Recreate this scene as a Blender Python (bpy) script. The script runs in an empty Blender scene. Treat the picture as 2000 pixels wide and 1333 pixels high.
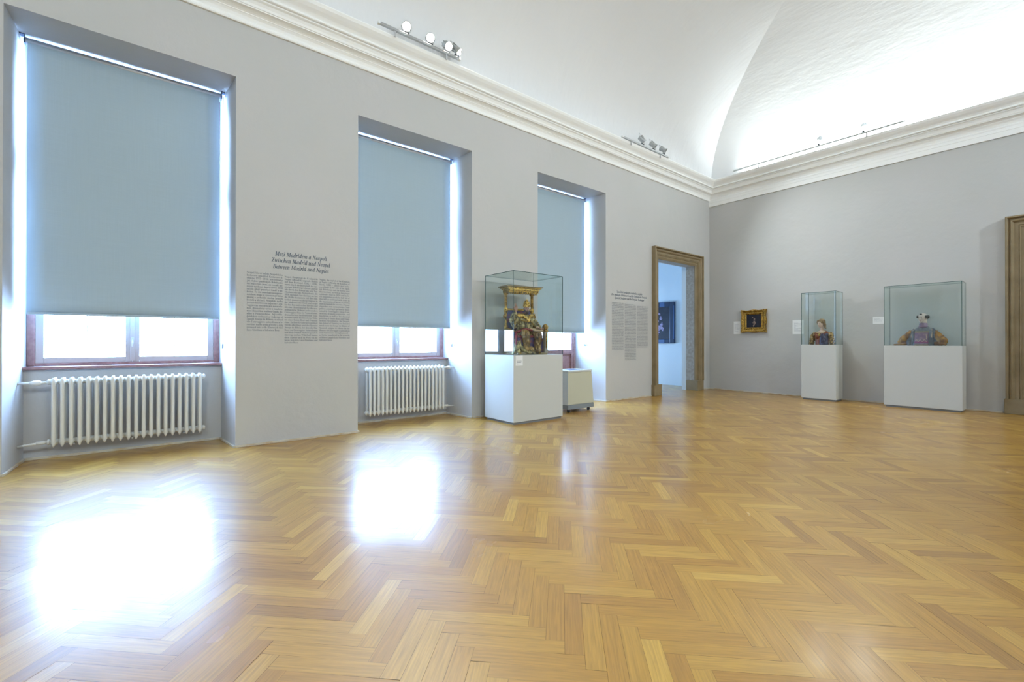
import bpy, bmesh, math, random
from mathutils import Vector, Matrix, noise
random.seed(7)
PI = math.pi
scene = bpy.context.scene
COL = scene.collection

# ------------------------------------------------------------------ camera
XW, YB = -5.013, 9.512            # window wall plane, back wall plane
cam_d = bpy.data.cameras.new('camera'); cam = bpy.data.objects.new('camera', cam_d); COL.objects.link(cam)
cam_d.sensor_width = 36.0; cam_d.lens = 889.6 * 36.0 / 2000.0; cam_d.clip_start = 0.05; cam_d.clip_end = 200
yaw, pitch, roll = math.radians(51.2242), math.radians(0.202), math.radians(0.0314)
cam.matrix_world = Matrix.Translation((0, 0, 1.0)) @ Matrix.Rotation(yaw, 4, 'Z') @ Matrix.Rotation(PI / 2 + pitch, 4, 'X') @ Matrix.Rotation(roll, 4, 'Z')
scene.camera = cam

# ------------------------------------------------------------------ view and world
scene.view_settings.view_transform = 'Standard'; scene.view_settings.look = 'None'
scene.view_settings.gamma = 1.0; scene.view_settings.use_curve_mapping = False
scene.view_settings.exposure = 0.07
scene.cycles.transparent_max_bounces = 32; scene.cycles.max_bounces = 12
world = bpy.data.worlds.new('daylight'); scene.world = world; world.use_nodes = True
bg = world.node_tree.nodes['Background']
bg.inputs[0].default_value = (0.35, 0.58, 1.0, 1); bg.inputs[1].default_value = 70.0

LIGHT_K = 1.0
def area(name, loc, rot, sx, sy, power, color=(1, 1, 1), portal=False, parent=None):
    l = bpy.data.lights.new(name, 'AREA'); l.shape = 'RECTANGLE'; l.size = sx; l.size_y = sy
    l.energy = power; l.color = color
    if portal: l.cycles.is_portal = True
    o = bpy.data.objects.new(name, l); COL.objects.link(o); o.location = loc; o.rotation_euler = rot
    if parent: o.parent = parent
    return o
def spot(name, loc, target, power, size=80, blend=0.5, radius=0.04, color=(0.87, 0.975, 1.0)):
    l = bpy.data.lights.new(name, 'SPOT'); l.energy = power; l.spot_size = math.radians(size)
    l.spot_blend = blend; l.shadow_soft_size = radius; l.color = color
    o = bpy.data.objects.new(name, l); COL.objects.link(o); o.location = loc
    d = Vector(target) - Vector(loc); o.rotation_euler = d.to_track_quat('-Z', 'Y').to_euler()
    return o
NICHES = [(-0.835, 0.661), (1.832, 3.347), (4.514, 6.062)]
for n in NICHES + [(-3.53, -2.03)]:
    area('window_portal', (-5.66, (n[0] + n[1]) / 2, 2.1), (0, -PI / 2, 0), 2.8, 1.5, 1.0, portal=True)
area('side_room_portal', (-9.6, 8.3, 1.07), (0, -PI / 2, 0), .55, 1.8, 1.0, portal=True)
# cove uplights lying on the cornice ledge (the glow above the back wall); unseen right and rear strips are added ceiling fill
WARM = (0.87, 0.98, 1.0)
area('cove_uplight', (-1.9, YB - 0.16, 4.43), (PI, 0, 0), 4.6, 0.08, 60, WARM)
area('ceiling_fill_right', (4.0 - 0.16, 3.0, 4.43), (PI, 0, 0), 0.08, 12.0, 55, WARM)
area('ceiling_fill_rear', (-0.5, -4.0 + 0.16, 4.43), (PI, 0, 0), 8.0, 0.08, 15, WARM)

# ------------------------------------------------------------------ materials
MATS = {}
def mat(name, color, rough=0.6, metal=0.0, spec=0.5, bump=None, noise_col=None, sheen=None):
    m = bpy.data.materials.new(name); m.use_nodes = True; MATS[name] = m
    nt = m.node_tree; b = nt.nodes['Principled BSDF']
    b.inputs['Base Color'].default_value = (*color, 1); b.inputs['Roughness'].default_value = rough
    b.inputs['Metallic'].default_value = metal; b.inputs['Specular IOR Level'].default_value = spec
    tc = None
    if bump or noise_col: tc = nt.nodes.new('ShaderNodeTexCoord')
    if noise_col:   # (scale, colour2, lo, hi[, colour3])
        n = nt.nodes.new('ShaderNodeTexNoise'); n.inputs['Scale'].default_value = noise_col[0]; n.inputs['Detail'].default_value = 5
        nt.links.new(tc.outputs['Object'], n.inputs['Vector'])
        r = nt.nodes.new('ShaderNodeValToRGB'); r.color_ramp.elements[0].position = noise_col[2]; r.color_ramp.elements[1].position = noise_col[3]
        r.color_ramp.elements[0].color = (*color, 1); r.color_ramp.elements[1].color = (*noise_col[1], 1)
        if len(noise_col) > 4:
            e = r.color_ramp.elements.new((noise_col[2] + noise_col[3]) / 2); e.color = (*noise_col[4], 1)
        nt.links.new(n.outputs['Fac'], r.inputs['Fac']); nt.links.new(r.outputs['Color'], b.inputs['Base Color'])
    if bump:        # list of (scale, distance, stretch)
        prev = None
        for sc_, dist, st in bump:
            mp = nt.nodes.new('ShaderNodeMapping'); mp.inputs['Scale'].default_value = st
            nt.links.new(tc.outputs['Object'], mp.inputs['Vector'])
            n = nt.nodes.new('ShaderNodeTexNoise'); n.inputs['Scale'].default_value = sc_; n.inputs['Detail'].default_value = 6
            nt.links.new(mp.outputs[0], n.inputs['Vector'])
            bp = nt.nodes.new('ShaderNodeBump'); bp.inputs['Strength'].default_value = 1.0; bp.inputs['Distance'].default_value = dist
            nt.links.new(n.outputs['Fac'], bp.inputs['Height'])
            if prev: nt.links.new(prev.outputs[0], bp.inputs['Normal'])
            prev = bp
        nt.links.new(prev.outputs[0], b.inputs['Normal'])
    return m
def emis(name, color, strength):
    m = bpy.data.materials.new(name); m.use_nodes = True; nt = m.node_tree; nt.nodes.clear()
    e = nt.nodes.new('ShaderNodeEmission'); e.inputs[0].default_value = (*color, 1); e.inputs[1].default_value = strength
    o = nt.nodes.new('ShaderNodeOutputMaterial'); nt.links.new(e.outputs[0], o.inputs[0]); return m

M_wall = mat('wall_paint', (0.53, 0.53, 0.515), 0.55, spec=0.35, bump=[(3, 0.012, (1, 1, 1)), (60, 0.0006, (1, 1, 1))], noise_col=(1.2, (0.55, 0.54, 0.53), 0.35, 0.65))
M_wall2 = mat('pale_wall_paint', (0.66, 0.72, 0.73), 0.7)
M_ceil = mat('ceiling_plaster', (0.78, 0.78, 0.785), 0.85, bump=[(1.2, 0.03, (1, 2.2, 1)), (5, 0.006, (1, 3, 1))])
M_corn = mat('cornice_plaster', (0.93, 0.93, 0.915), 0.6, bump=[(4, 0.002, (1, 1, 1))])
M_sub = mat('subfloor', (0.035, 0.02, 0.01), 0.8)
M_strip = mat('painted_strip', (0.60, 0.55, 0.45), 0.5, noise_col=(9, (0.50, 0.36, 0.2), 0.45, 0.7))
M_white = mat('white_enamel', (0.76, 0.755, 0.70), 0.28)
M_ped = mat('pedestal_paint', (0.58, 0.59, 0.56), 0.5)
M_ped2 = mat('pedestal_plinth', (0.22, 0.23, 0.24), 0.5)
M_cardw = mat('card_white', (0.85, 0.86, 0.86), 0.6)
M_ink = mat('blue_grey_ink', (0.085, 0.11, 0.15), 0.6)
M_ink2 = mat('body_ink', (0.17, 0.19, 0.22), 0.6)
M_inkl = mat('faint_ink', (0.45, 0.47, 0.5), 0.6)
M_stone = mat('door_stone', (0.22, 0.165, 0.085), 0.55, noise_col=(5, (0.30, 0.23, 0.13), 0.3, 0.7))
M_stone2 = mat('grey_stone', (0.30, 0.27, 0.22), 0.6, noise_col=(22, (0.42, 0.39, 0.34), 0.35, 0.7), bump=[(80, 0.0004, (1, 1, 1))])
M_wood = mat('window_wood', (0.20, 0.095, 0.085), 0.4, noise_col=(25, (0.30, 0.17, 0.15), 0.3, 0.75))
M_sash = mat('sash_wood', (0.42, 0.36, 0.33), 0.45)
M_door = mat('dark_door_wood', (0.09, 0.05, 0.025), 0.4, noise_col=(20, (0.05, 0.028, 0.015), 0.3, 0.7))
M_metal = mat('silver_metal', (0.55, 0.57, 0.58), 0.3, 0.9)
M_alu = mat('pale_aluminium', (0.50, 0.51, 0.53), 0.4, 0.2)
M_dark = mat('dark_plastic', (0.02, 0.025, 0.035), 0.4)
M_dblue = mat('dark_blue_plastic', (0.03, 0.05, 0.12), 0.4)
M_edge = mat('glass_edge', (0.03, 0.085, 0.08), 0.15)
M_cream = mat('cream_metal', (0.53, 0.52, 0.40), 0.45)
M_cream2 = mat('pale_grey_metal', (0.62, 0.64, 0.62), 0.4)
M_band = mat('grey_band', (0.22, 0.25, 0.27), 0.5)
M_gold = mat('gilt', (0.50, 0.32, 0.07), 0.32, 0.8, noise_col=(45, (0.05, 0.03, 0.01), 0.40, 0.68, (0.36, 0.21, 0.045)), bump=[(120, 0.004, (1, 1, 1))])
M_gold2 = mat('bright_gilt', (0.66, 0.43, 0.11), 0.3, 0.8, noise_col=(60, (0.10, 0.06, 0.02), 0.48, 0.66), bump=[(150, 0.002, (1, 1, 1))])
M_robe = mat('olive_gilt_robe', (0.06, 0.05, 0.035), 0.36, 0.45, noise_col=(22, (0.55, 0.45, 0.20), 0.36, 0.64, (0.26, 0.22, 0.11)), bump=[(60, 0.003, (1, 1, 1))])
M_tunic = mat('bronze_gilt_tunic', (0.36, 0.23, 0.08), 0.35, 0.5, noise_col=(16, (0.09, 0.055, 0.03), 0.4, 0.66), bump=[(60, 0.003, (1, 1, 1))])
M_red = mat('crimson_lining', (0.26, 0.03, 0.035), 0.5, noise_col=(20, (0.14, 0.02, 0.03), 0.4, 0.7))
M_bluec = mat('blue_lining', (0.045, 0.04, 0.13), 0.55, noise_col=(16, (0.16, 0.03, 0.04), 0.5, 0.62))
M_skin = mat('painted_skin', (0.42, 0.25, 0.19), 0.45)
M_skinp = mat('pale_painted_skin', (0.68, 0.50, 0.40), 0.4)
M_skinm = mat('grey_painted_skin', (0.52, 0.44, 0.37), 0.45)
M_hairb = mat('black_hair', (0.012, 0.013, 0.015), 0.5)
M_hairg = mat('golden_brown_hair', (0.30, 0.19, 0.08), 0.45, noise_col=(35, (0.13, 0.07, 0.03), 0.4, 0.7), bump=[(80, 0.004, (1, 1, 4))])
M_beard = mat('dark_beard', (0.06, 0.05, 0.045), 0.6)
M_eye = mat('eye_dark', (0.015, 0.012, 0.01), 0.2)
M_lip = mat('lip_red', (0.30, 0.09, 0.07), 0.4)
M_dress = mat('red_brown_brocade', (0.24, 0.055, 0.02), 0.4, 0.2, noise_col=(38, (0.50, 0.27, 0.06), 0.45, 0.68, (0.16, 0.04, 0.02)))
M_cloakb = mat('dark_blue_cloak', (0.025, 0.02, 0.06), 0.3, 0.1, noise_col=(14, (0.16, 0.16, 0.24), 0.5, 0.8))
M_slv = mat('striped_sleeve', (0.10, 0.06, 0.03), 0.4, 0.3, noise_col=(45, (0.50, 0.33, 0.12), 0.45, 0.6))
M_gsl = mat('golden_brown_sleeve', (0.32, 0.16, 0.025), 0.3, 0.55, noise_col=(16, (0.10, 0.04, 0.012), 0.42, 0.66), bump=[(20, 0.01, (1, 1, 1))])
M_grb = mat('grey_blue_vestment', (0.07, 0.08, 0.10), 0.35, 0.2, noise_col=(18, (0.16, 0.17, 0.18), 0.4, 0.7))
M_pur = mat('purple_brocade_panel', (0.16, 0.09, 0.15), 0.4, 0.1, noise_col=(22, (0.26, 0.17, 0.20), 0.45, 0.62))
M_mag = mat('magenta_embroidery', (0.22, 0.03, 0.12), 0.4)
M_olive = mat('olive_trim', (0.20, 0.16, 0.07), 0.4, 0.3)
M_cream3 = mat('cream_trim', (0.62, 0.47, 0.30), 0.4)
M_navy = mat('blue_black_frame', (0.010, 0.022, 0.055), 0.35)
M_navy2 = mat('slate_blue_inset', (0.05, 0.10, 0.22), 0.4)
M_canvas = mat('dark_canvas', (0.008, 0.008, 0.016), 0.35, noise_col=(9, (0.02, 0.018, 0.03), 0.4, 0.7))
M_paintl = mat('flesh_paint', (0.33, 0.23, 0.18), 0.5, noise_col=(60, (0.08, 0.05, 0.05), 0.4, 0.65))
M_paintv = mat('mauve_paint', (0.34, 0.28, 0.42), 0.5, noise_col=(30, (0.05, 0.05, 0.12), 0.45, 0.7))
M_lens = emis('lit_lens', (1.0, 0.96, 0.88), 60.0)
M_lens2 = mat('lamp_reflector', (0.85, 0.85, 0.85), 0.15, 1.0)

# thin architectural glass: fresnel mix of transparency and mirror
def glass_mat(name, tint):
    m = bpy.data.materials.new(name); m.use_nodes = True; nt = m.node_tree; nt.nodes.clear()
    t = nt.nodes.new('ShaderNodeBsdfTransparent'); t.inputs[0].default_value = (*tint, 1)
    g = nt.nodes.new('ShaderNodeBsdfGlossy'); g.inputs['Roughness'].default_value = 0.0; g.inputs['Color'].default_value = (0.95, 1, 0.99, 1)
    f = nt.nodes.new('ShaderNodeFresnel'); f.inputs['IOR'].default_value = 1.48
    # same reflectance from both sides of the pane
    geo = nt.nodes.new('ShaderNodeNewGeometry')
    mx = nt.nodes.new('ShaderNodeMixShader'); o = nt.nodes.new('ShaderNodeOutputMaterial')
    lw = nt.nodes.new('ShaderNodeLayerWeight'); lw.inputs['Blend'].default_value = 0.5
    # schlick from facing
    p = nt.nodes.new('ShaderNodeMath'); p.operation = 'POWER'; p.inputs[1].default_value = 5.0
    nt.links.new(lw.outputs['Facing'], p.inputs[0])
    a = nt.nodes.new('ShaderNodeMath'); a.operation = 'MULTIPLY_ADD'; a.inputs[1].default_value = 0.96; a.inputs[2].default_value = 0.04
    nt.links.new(p.outputs[0], a.inputs[0])
    nt.nodes.remove(f); nt.nodes.remove(geo)
    nt.links.new(a.outputs[0], mx.inputs[0]); nt.links.new(t.outputs[0], mx.inputs[1]); nt.links.new(g.outputs[0], mx.inputs[2])
    nt.links.new(mx.outputs[0], o.inputs[0]); return m
M_glass = glass_mat('case_glass', (0.962, 0.980, 0.975))
M_wglass = glass_mat('window_glass', (0.99, 0.995, 1.0))

# roller blind cloth: woven, thin, lets a little daylight through
def blind_mat():
    m = bpy.data.materials.new('blind_cloth'); m.use_nodes = True; nt = m.node_tree; nt.nodes.clear()
    d = nt.nodes.new('ShaderNodeBsdfDiffuse'); d.inputs[0].default_value = (0.42, 0.52, 0.55, 1)
    t = nt.nodes.new('ShaderNodeBsdfTranslucent'); t.inputs[0].default_value = (0.016, 0.018, 0.015, 1)
    tc = nt.nodes.new('ShaderNodeTexCoord')
    outs = []
    for sc_, ax in (((1, 260, 3), 0), ((1, 3, 260), 1)):
        mp = nt.nodes.new('ShaderNodeMapping'); mp.inputs['Scale'].default_value = sc_
        nt.links.new(tc.outputs['Object'], mp.inputs[0])
        n = nt.nodes.new('ShaderNodeTexNoise'); n.inputs['Scale'].default_value = 1.0; n.inputs['Detail'].default_value = 1
        nt.links.new(mp.outputs[0], n.inputs['Vector']); outs.append(n)
    ad = nt.nodes.new('ShaderNodeMath'); ad.operation = 'ADD'
    nt.links.new(outs[0].outputs['Fac'], ad.inputs[0]); nt.links.new(outs[1].outputs['Fac'], ad.inputs[1])
    r = nt.nodes.new('ShaderNodeMapRange'); r.inputs[1].default_value = 0.6; r.inputs[2].default_value = 1.4; r.inputs[3].default_value = 0.965; r.inputs[4].default_value = 1.035
    nt.links.new(ad.outputs[0], r.inputs[0])
    mu = nt.nodes.new('ShaderNodeVectorMath'); mu.operation = 'SCALE'; mu.inputs[0].default_value = (0.42, 0.52, 0.585)
    nt.links.new(r.outputs[0], mu.inputs['Scale']); nt.links.new(mu.outputs[0], d.inputs[0])
    a = nt.nodes.new('ShaderNodeAddShader'); o = nt.nodes.new('ShaderNodeOutputMaterial')
    nt.links.new(d.outputs[0], a.inputs[0]); nt.links.new(t.outputs[0], a.inputs[1]); nt.links.new(a.outputs[0], o.inputs[0]); return m
M_blind = blind_mat()

def floor_mat():
    m = bpy.data.materials.new('oak_parquet'); m.use_nodes = True; nt = m.node_tree; b = nt.nodes['Principled BSDF']
    uv = nt.nodes.new('ShaderNodeUVMap'); uv.uv_map = 'plank'
    at = nt.nodes.new('ShaderNodeAttribute'); at.attribute_name = 'tone'
    sep = nt.nodes.new('ShaderNodeSeparateColor'); nt.links.new(at.outputs['Color'], sep.inputs[0])
    tone = nt.nodes.new('ShaderNodeValToRGB'); cr = tone.color_ramp
    cr.elements[0].position = 0.0; cr.elements[0].color = (0.36, 0.170, 0.018, 1)
    cr.elements[1].position = 1.0; cr.elements[1].color = (0.57, 0.325, 0.048, 1)
    e = cr.elements.new(0.25); e.color = (0.42, 0.202, 0.020, 1)
    e = cr.elements.new(0.75); e.color = (0.49, 0.258, 0.028, 1)
    nt.links.new(sep.outputs[0], tone.inputs[0])
    mp = nt.nodes.new('ShaderNodeMapping'); mp.inputs['Scale'].default_value = (6, 130, 1); nt.links.new(uv.outputs[0], mp.inputs[0])
    g = nt.nodes.new('ShaderNodeTexNoise'); g.inputs['Scale'].default_value = 1; g.inputs['Detail'].default_value = 6; g.inputs['Distortion'].default_value = 0.6
    nt.links.new(mp.outputs[0], g.inputs['Vector'])
    gr = nt.nodes.new('ShaderNodeMapRange'); gr.inputs[1].default_value = 0.3; gr.inputs[2].default_value = 0.7; gr.inputs[3].default_value = 0.80; gr.inputs[4].default_value = 1.14
    nt.links.new(g.outputs['Fac'], gr.inputs[0])
    mu = nt.nodes.new('ShaderNodeVectorMath'); mu.operation = 'SCALE'
    nt.links.new(tone.outputs[0], mu.inputs[0]); nt.links.new(gr.outputs[0], mu.inputs['Scale'])
    nt.links.new(mu.outputs[0], b.inputs['Base Color'])
    # wear: worn lacquer patches
    tc = nt.nodes.new('ShaderNodeTexCoord')
    w = nt.nodes.new('ShaderNodeTexNoise'); w.inputs['Scale'].default_value = 1.3; w.inputs['Detail'].default_value = 4; w.inputs['Distortion'].default_value = 0.5
    nt.links.new(tc.outputs['Object'], w.inputs['Vector'])
    wr = nt.nodes.new('ShaderNodeMapRange'); wr.inputs[1].default_value = 0.35; wr.inputs[2].default_value = 0.7; wr.inputs[3].default_value = 0.16; wr.inputs[4].default_value = 0.28
    nt.links.new(w.outputs['Fac'], wr.inputs[0]); nt.links.new(wr.outputs[0], b.inputs['Coat Roughness']); b.inputs['Coat Weight'].default_value = 0.75; b.inputs['Roughness'].default_value = 0.48
    b.inputs['Specular IOR Level'].default_value = 0.45
    bp = nt.nodes.new('ShaderNodeBump'); bp.inputs['Distance'].default_value = 0.0006; bp.inputs['Strength'].default_value = 0.6
    nt.links.new(g.outputs['Fac'], bp.inputs['Height'])
    w2 = nt.nodes.new('ShaderNodeTexNoise'); w2.inputs['Scale'].default_value = 9; w2.inputs['Detail'].default_value = 2
    nt.links.new(tc.outputs['Object'], w2.inputs['Vector'])
    bp2 = nt.nodes.new('ShaderNodeBump'); bp2.inputs['Distance'].default_value = 0.0005; bp2.inputs['Strength'].default_value = 1
    nt.links.new(w2.outputs['Fac'], bp2.inputs['Height']); nt.links.new(bp.outputs[0], bp2.inputs['Normal'])
    nt.links.new(bp2.outputs[0], b.inputs['Normal'])
    return m
M_floor = floor_mat()

# ------------------------------------------------------------------ mesh helpers
class MB:
    """collects shapes; build() links them as ONE mesh object"""
    def __init__(s): s.v = []; s.f = []; s.m = []; s.sm = []; s.mats = []
    def mi(s, m):
        if m not in s.mats: s.mats.append(m)
        return s.mats.index(m)
    def add(s, vs, fs, m, smooth=False):
        o = len(s.v); s.v += [tuple(v) for v in vs]; k = s.mi(m)
        for f in fs: s.f.append(tuple(i + o for i in f)); s.m.append(k); s.sm.append(smooth)
        return s
    def quad(s, a, b, c, d, m): return s.add([a, b, c, d], [(0, 1, 2, 3)], m)
    def box(s, x0, x1, y0, y1, z0, z1, m, M=None):
        vs = [Vector((x, y, z)) for x in (x0, x1) for y in (y0, y1) for z in (z0, z1)]
        if M: vs = [M @ v for v in vs]
        return s.add(vs, [(0, 1, 3, 2), (4, 6, 7, 5), (0, 4, 5, 1), (2, 3, 7, 6), (0, 2, 6, 4), (1, 5, 7, 3)], m)
    def loft(s, rings, m, caps=True, smooth=True, closed=True):
        n = len(rings[0]); vs = [p for r in rings for p in r]; fs = []
        for i in range(len(rings) - 1):
            for j in range(n if closed else n - 1):
                a = i * n + j; b = i * n + (j + 1) % n; fs.append((a, b, b + n, a + n))
        if caps and closed:
            fs.append(tuple(range(n - 1, -1, -1))); fs.append(tuple((len(rings) - 1) * n + j for j in range(n)))
        return s.add(vs, fs, m, smooth)
    def tube(s, pts, rad, m, n=12, sq=1.0, up=None, caps=True):
        """tube along pts; rad = number or list of number / (ra, rb)"""
        pts = [Vector(p) for p in pts]; rings = []
        if not isinstance(rad, (list,)): rad = [rad] * len(pts)
        ref = Vector(up) if up else None; prevx = None
        for i, p in enumerate(pts):
            t = (pts[min(i + 1, len(pts) - 1)] - pts[max(i - 1, 0)]).normalized()
            if prevx is None:
                r0 = ref if ref else (Vector((0, 0, 1)) if abs(t.z) < 0.9 else Vector((1, 0, 0)))
                x = (r0 - t * r0.dot(t)).normalized()
            else: x = (prevx - t * prevx.dot(t)).normalized()
            prevx = x; y = t.cross(x)
            ra, rb = rad[i] if isinstance(rad[i], tuple) else (rad[i], rad[i])
            rings.append([p + x * (ra * math.cos(2 * PI * k / n)) + y * (rb * math.sin(2 * PI * k / n)) for k in range(n)])
        return s.loft(rings, m, caps)
    def ell(s, c, r, m, M=None, nu=18, nv=12):
        rings = []
        for i in range(nv + 1):
            ph = -PI / 2 + PI * i / nv; cz = max(math.cos(ph), 0.02)
            ring = [Vector((r[0] * cz * math.cos(2 * PI * k / nu), r[1] * cz * math.sin(2 * PI * k / nu), r[2] * math.sin(ph))) for k in range(nu)]
            if M: ring = [M @ v for v in ring]
            rings.append([v + Vector(c) for v in ring])
        return s.loft(rings, m)
    def lathe(s, prof, m, c=(0, 0, 0), axis='Z', n=20):
        rings = []
        for r, z in prof:
            ring = []
            for k in range(n):
                a = 2 * PI * k / n; x, y = max(r, 1e-4) * math.cos(a), max(r, 1e-4) * math.sin(a)
                v = {'Z': (x, y, z), 'X': (z, x, y), 'Y': (y, z, x)}[axis]
                ring.append(Vector(v) + Vector(c))
            rings.append(ring)
        return s.loft(rings, m)
    def build(s, name, parent=None, bevel=0, remesh=0, smooth_it=4, disp=0, dscale=20):
        me = bpy.data.meshes.new(name); me.from_pydata(s.v, [], s.f)
        for m in s.mats: me.materials.append(m)
        for p, k, sm in zip(me.polygons, s.m, s.sm): p.material_index = k; p.use_smooth = sm
        bm = bmesh.new(); bm.from_mesh(me); bmesh.ops.recalc_face_normals(bm, faces=bm.faces); bm.to_mesh(me); bm.free()
        o = bpy.data.objects.new(name, me); COL.objects.link(o)
        if bevel:
            bv = o.modifiers.new('bevel', 'BEVEL'); bv.width = bevel; bv.segments = 2; bv.limit_method = 'ANGLE'; bv.angle_limit = math.radians(40)
        if remesh:
            r = o.modifiers.new('r', 'REMESH'); r.mode = 'VOXEL'; r.voxel_size = remesh; r.use_smooth_shade = True
            sm = o.modifiers.new('s', 'SMOOTH'); sm.factor = 0.6; sm.iterations = smooth_it
            dg = bpy.context.evaluated_depsgraph_get(); dg.update()
            me2 = bpy.data.meshes.new_from_object(o.evaluated_get(dg)); me2.name = name
            o.modifiers.clear(); o.data = me2
            if len(me2.materials) == 0: me2.materials.append(s.mats[0])
            if disp:
                no = [v.normal.copy() for v in me2.vertices]
                for v, nn in zip(me2.vertices, no): v.co += nn * disp * folds(v.co, dscale)
            for p in me2.polygons: p.use_smooth = True
        if parent: o.parent = parent
        return o
def folds(co, sc_):
    # long drapery folds: stretched noise
    a = noise.noise(Vector((co.x * sc_ * 1.4, co.y * sc_ * 1.6, co.z * sc_ * 0.45)))
    b = noise.noise(Vector((co.x * sc_ * 2.5 + 5, co.y * sc_ * 2.5, co.z * sc_ * 1.0)))
    return (1 - abs(a) * 3.0) + 0.5 * b
def thing(name, label, cat, loc=(0, 0, 0), rz=0, group=None):
    o = bpy.data.objects.new(name, None); COL.objects.link(o); o.location = loc; o.rotation_euler = (0, 0, rz); o.empty_display_size = 0.1
    return tag(o, label, cat, group)
def tag(o, label, cat, group=None):
    o['label'] = label; o['category'] = cat
    if group: o['group'] = group
    return o
def struct(o, label=None):
    o['kind'] = 'structure'
    if label: o['label'] = label
    return o
def copy_tree(o, parent=None):
    c = o.copy(); COL.objects.link(c)
    if parent: c.parent = parent
    for ch in list(o.children): copy_tree(ch, c)
    return c

# ------------------------------------------------------------------ floor: herringbone oak parquet, every plank a face
XR, YF = 4.0, -4.0
def clip(poly, ax, val, keep_gt):
    out = []
    for i in range(len(poly)):
        a, b = poly[i], poly[(i + 1) % len(poly)]
        ia = (a[ax] > val) == keep_gt; ib = (b[ax] > val) == keep_gt
        if ia: out.append(a)
        if ia != ib:
            t = (val - a[ax]) / (b[ax] - a[ax]); out.append(tuple(a[k] + t * (b[k] - a[k]) for k in range(len(a))))
    return out
def build_floor():
    W, L = 0.0636, 0.358; p0, q0 = -0.117, 2.023; c = math.sqrt(0.5); gap = 0.00035
    X0, X1, Y0, Y1 = -5.72, XR, YF, 9.66
    vs, fs, uvs, tones = [], [], [], []
    def emit(p, q, dp, dq):
        # rectangle [p,p+dp]x[q,q+dq]; long axis gives the grain
        along_p = dp > dq; rnd = random.random(); uo = random.random() * 40; vo = random.random() * 40
        t1, t2 = random.gauss(0, 0.00016), random.gauss(0, 0.00022)
        poly = []
        for a, b in ((gap, gap), (dp - gap, gap), (dp - gap, dq - gap), (gap, dq - gap)):
            P_, Q_ = p + a, q + b; x = c * (P_ - Q_); y = c * (P_ + Q_)
            l_, w_ = (a, b) if along_p else (b, a)
            z = 0.0006 + t1 * (w_ / W - 0.5) * 2 + t2 * (l_ / L - 0.5) * 2
            poly.append((x, y, z, l_ + uo, w_ + vo))
        cx = sum(v[0] for v in poly) / 4; cy = sum(v[1] for v in poly) / 4
        if cx < X0 - .3 or cx > X1 + .3 or cy < Y0 - .3 or cy > Y1 + .3: return
        # doorway room extends further left only beside the door
        x0 = -9.5 if cy > 7.02 else X0
        for ax, val, gt in ((0, X0, True), (0, X1, False), (1, Y0, True), (1, Y1, False)):
            poly = clip(poly, ax, val, gt)
            if len(poly) < 3: return
        o = len(vs); vs.extend(v[:3] for v in poly); fs.append(tuple(range(o, o + len(poly))))
        uvs.extend(v[3:] for v in poly)
        tt = 0.5 + (random.random() - 0.5) * 0.7
        if rnd > 0.96: tt = 1.0
        if rnd < 0.04: tt = 0.0
        tones.append((tt, random.random(), random.random()))
    for m in range(-30, 34):
        for k in range(-150, 150):
            # cheap cull on centre
            P_ = p0 + m * L + k * W; Q_ = q0 + m * L - k * W
            x = c * (P_ - Q_); y = c * (P_ + Q_)
            if x < X0 - 1 or x > X1 + 1 or y < Y0 - 1 or y > Y1 + 1: continue
            emit(P_, Q_ - W, L, W)
            emit(P_, Q_ - W - L, W, L)
    me = bpy.data.meshes.new('floor'); 
    # subfloor under the planks, seen through the joints
    base = len(vs); vs.extend([(X0, Y0, -0.002), (X1, Y0, -0.002), (X1, Y1, -0.002), (X0, Y1, -0.002)]); fs.append((base, base + 1, base + 2, base + 3)); tones.append((0, 0, 0)); uvs.extend([(0, 0)] * 4)
    me.from_pydata(vs, [], fs); me.materials.append(M_floor); me.materials.append(M_sub)
    me.polygons[len(fs) - 1].material_index = 1
    uvl = me.uv_layers.new(name='plank')
    for i, l in enumerate(me.loops): uvl.data[i].uv = uvs[l.vertex_index]
    ca = me.color_attributes.new('tone', 'FLOAT_COLOR', 'CORNER')
    for p in me.polygons:
        for li in p.loop_indices: ca.data[li].color = (*tones[p.index], 1)
    o = bpy.data.objects.new('floor', me); COL.objects.link(o)
    return struct(o, 'honey oak herringbone parquet floor')
build_floor()

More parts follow.
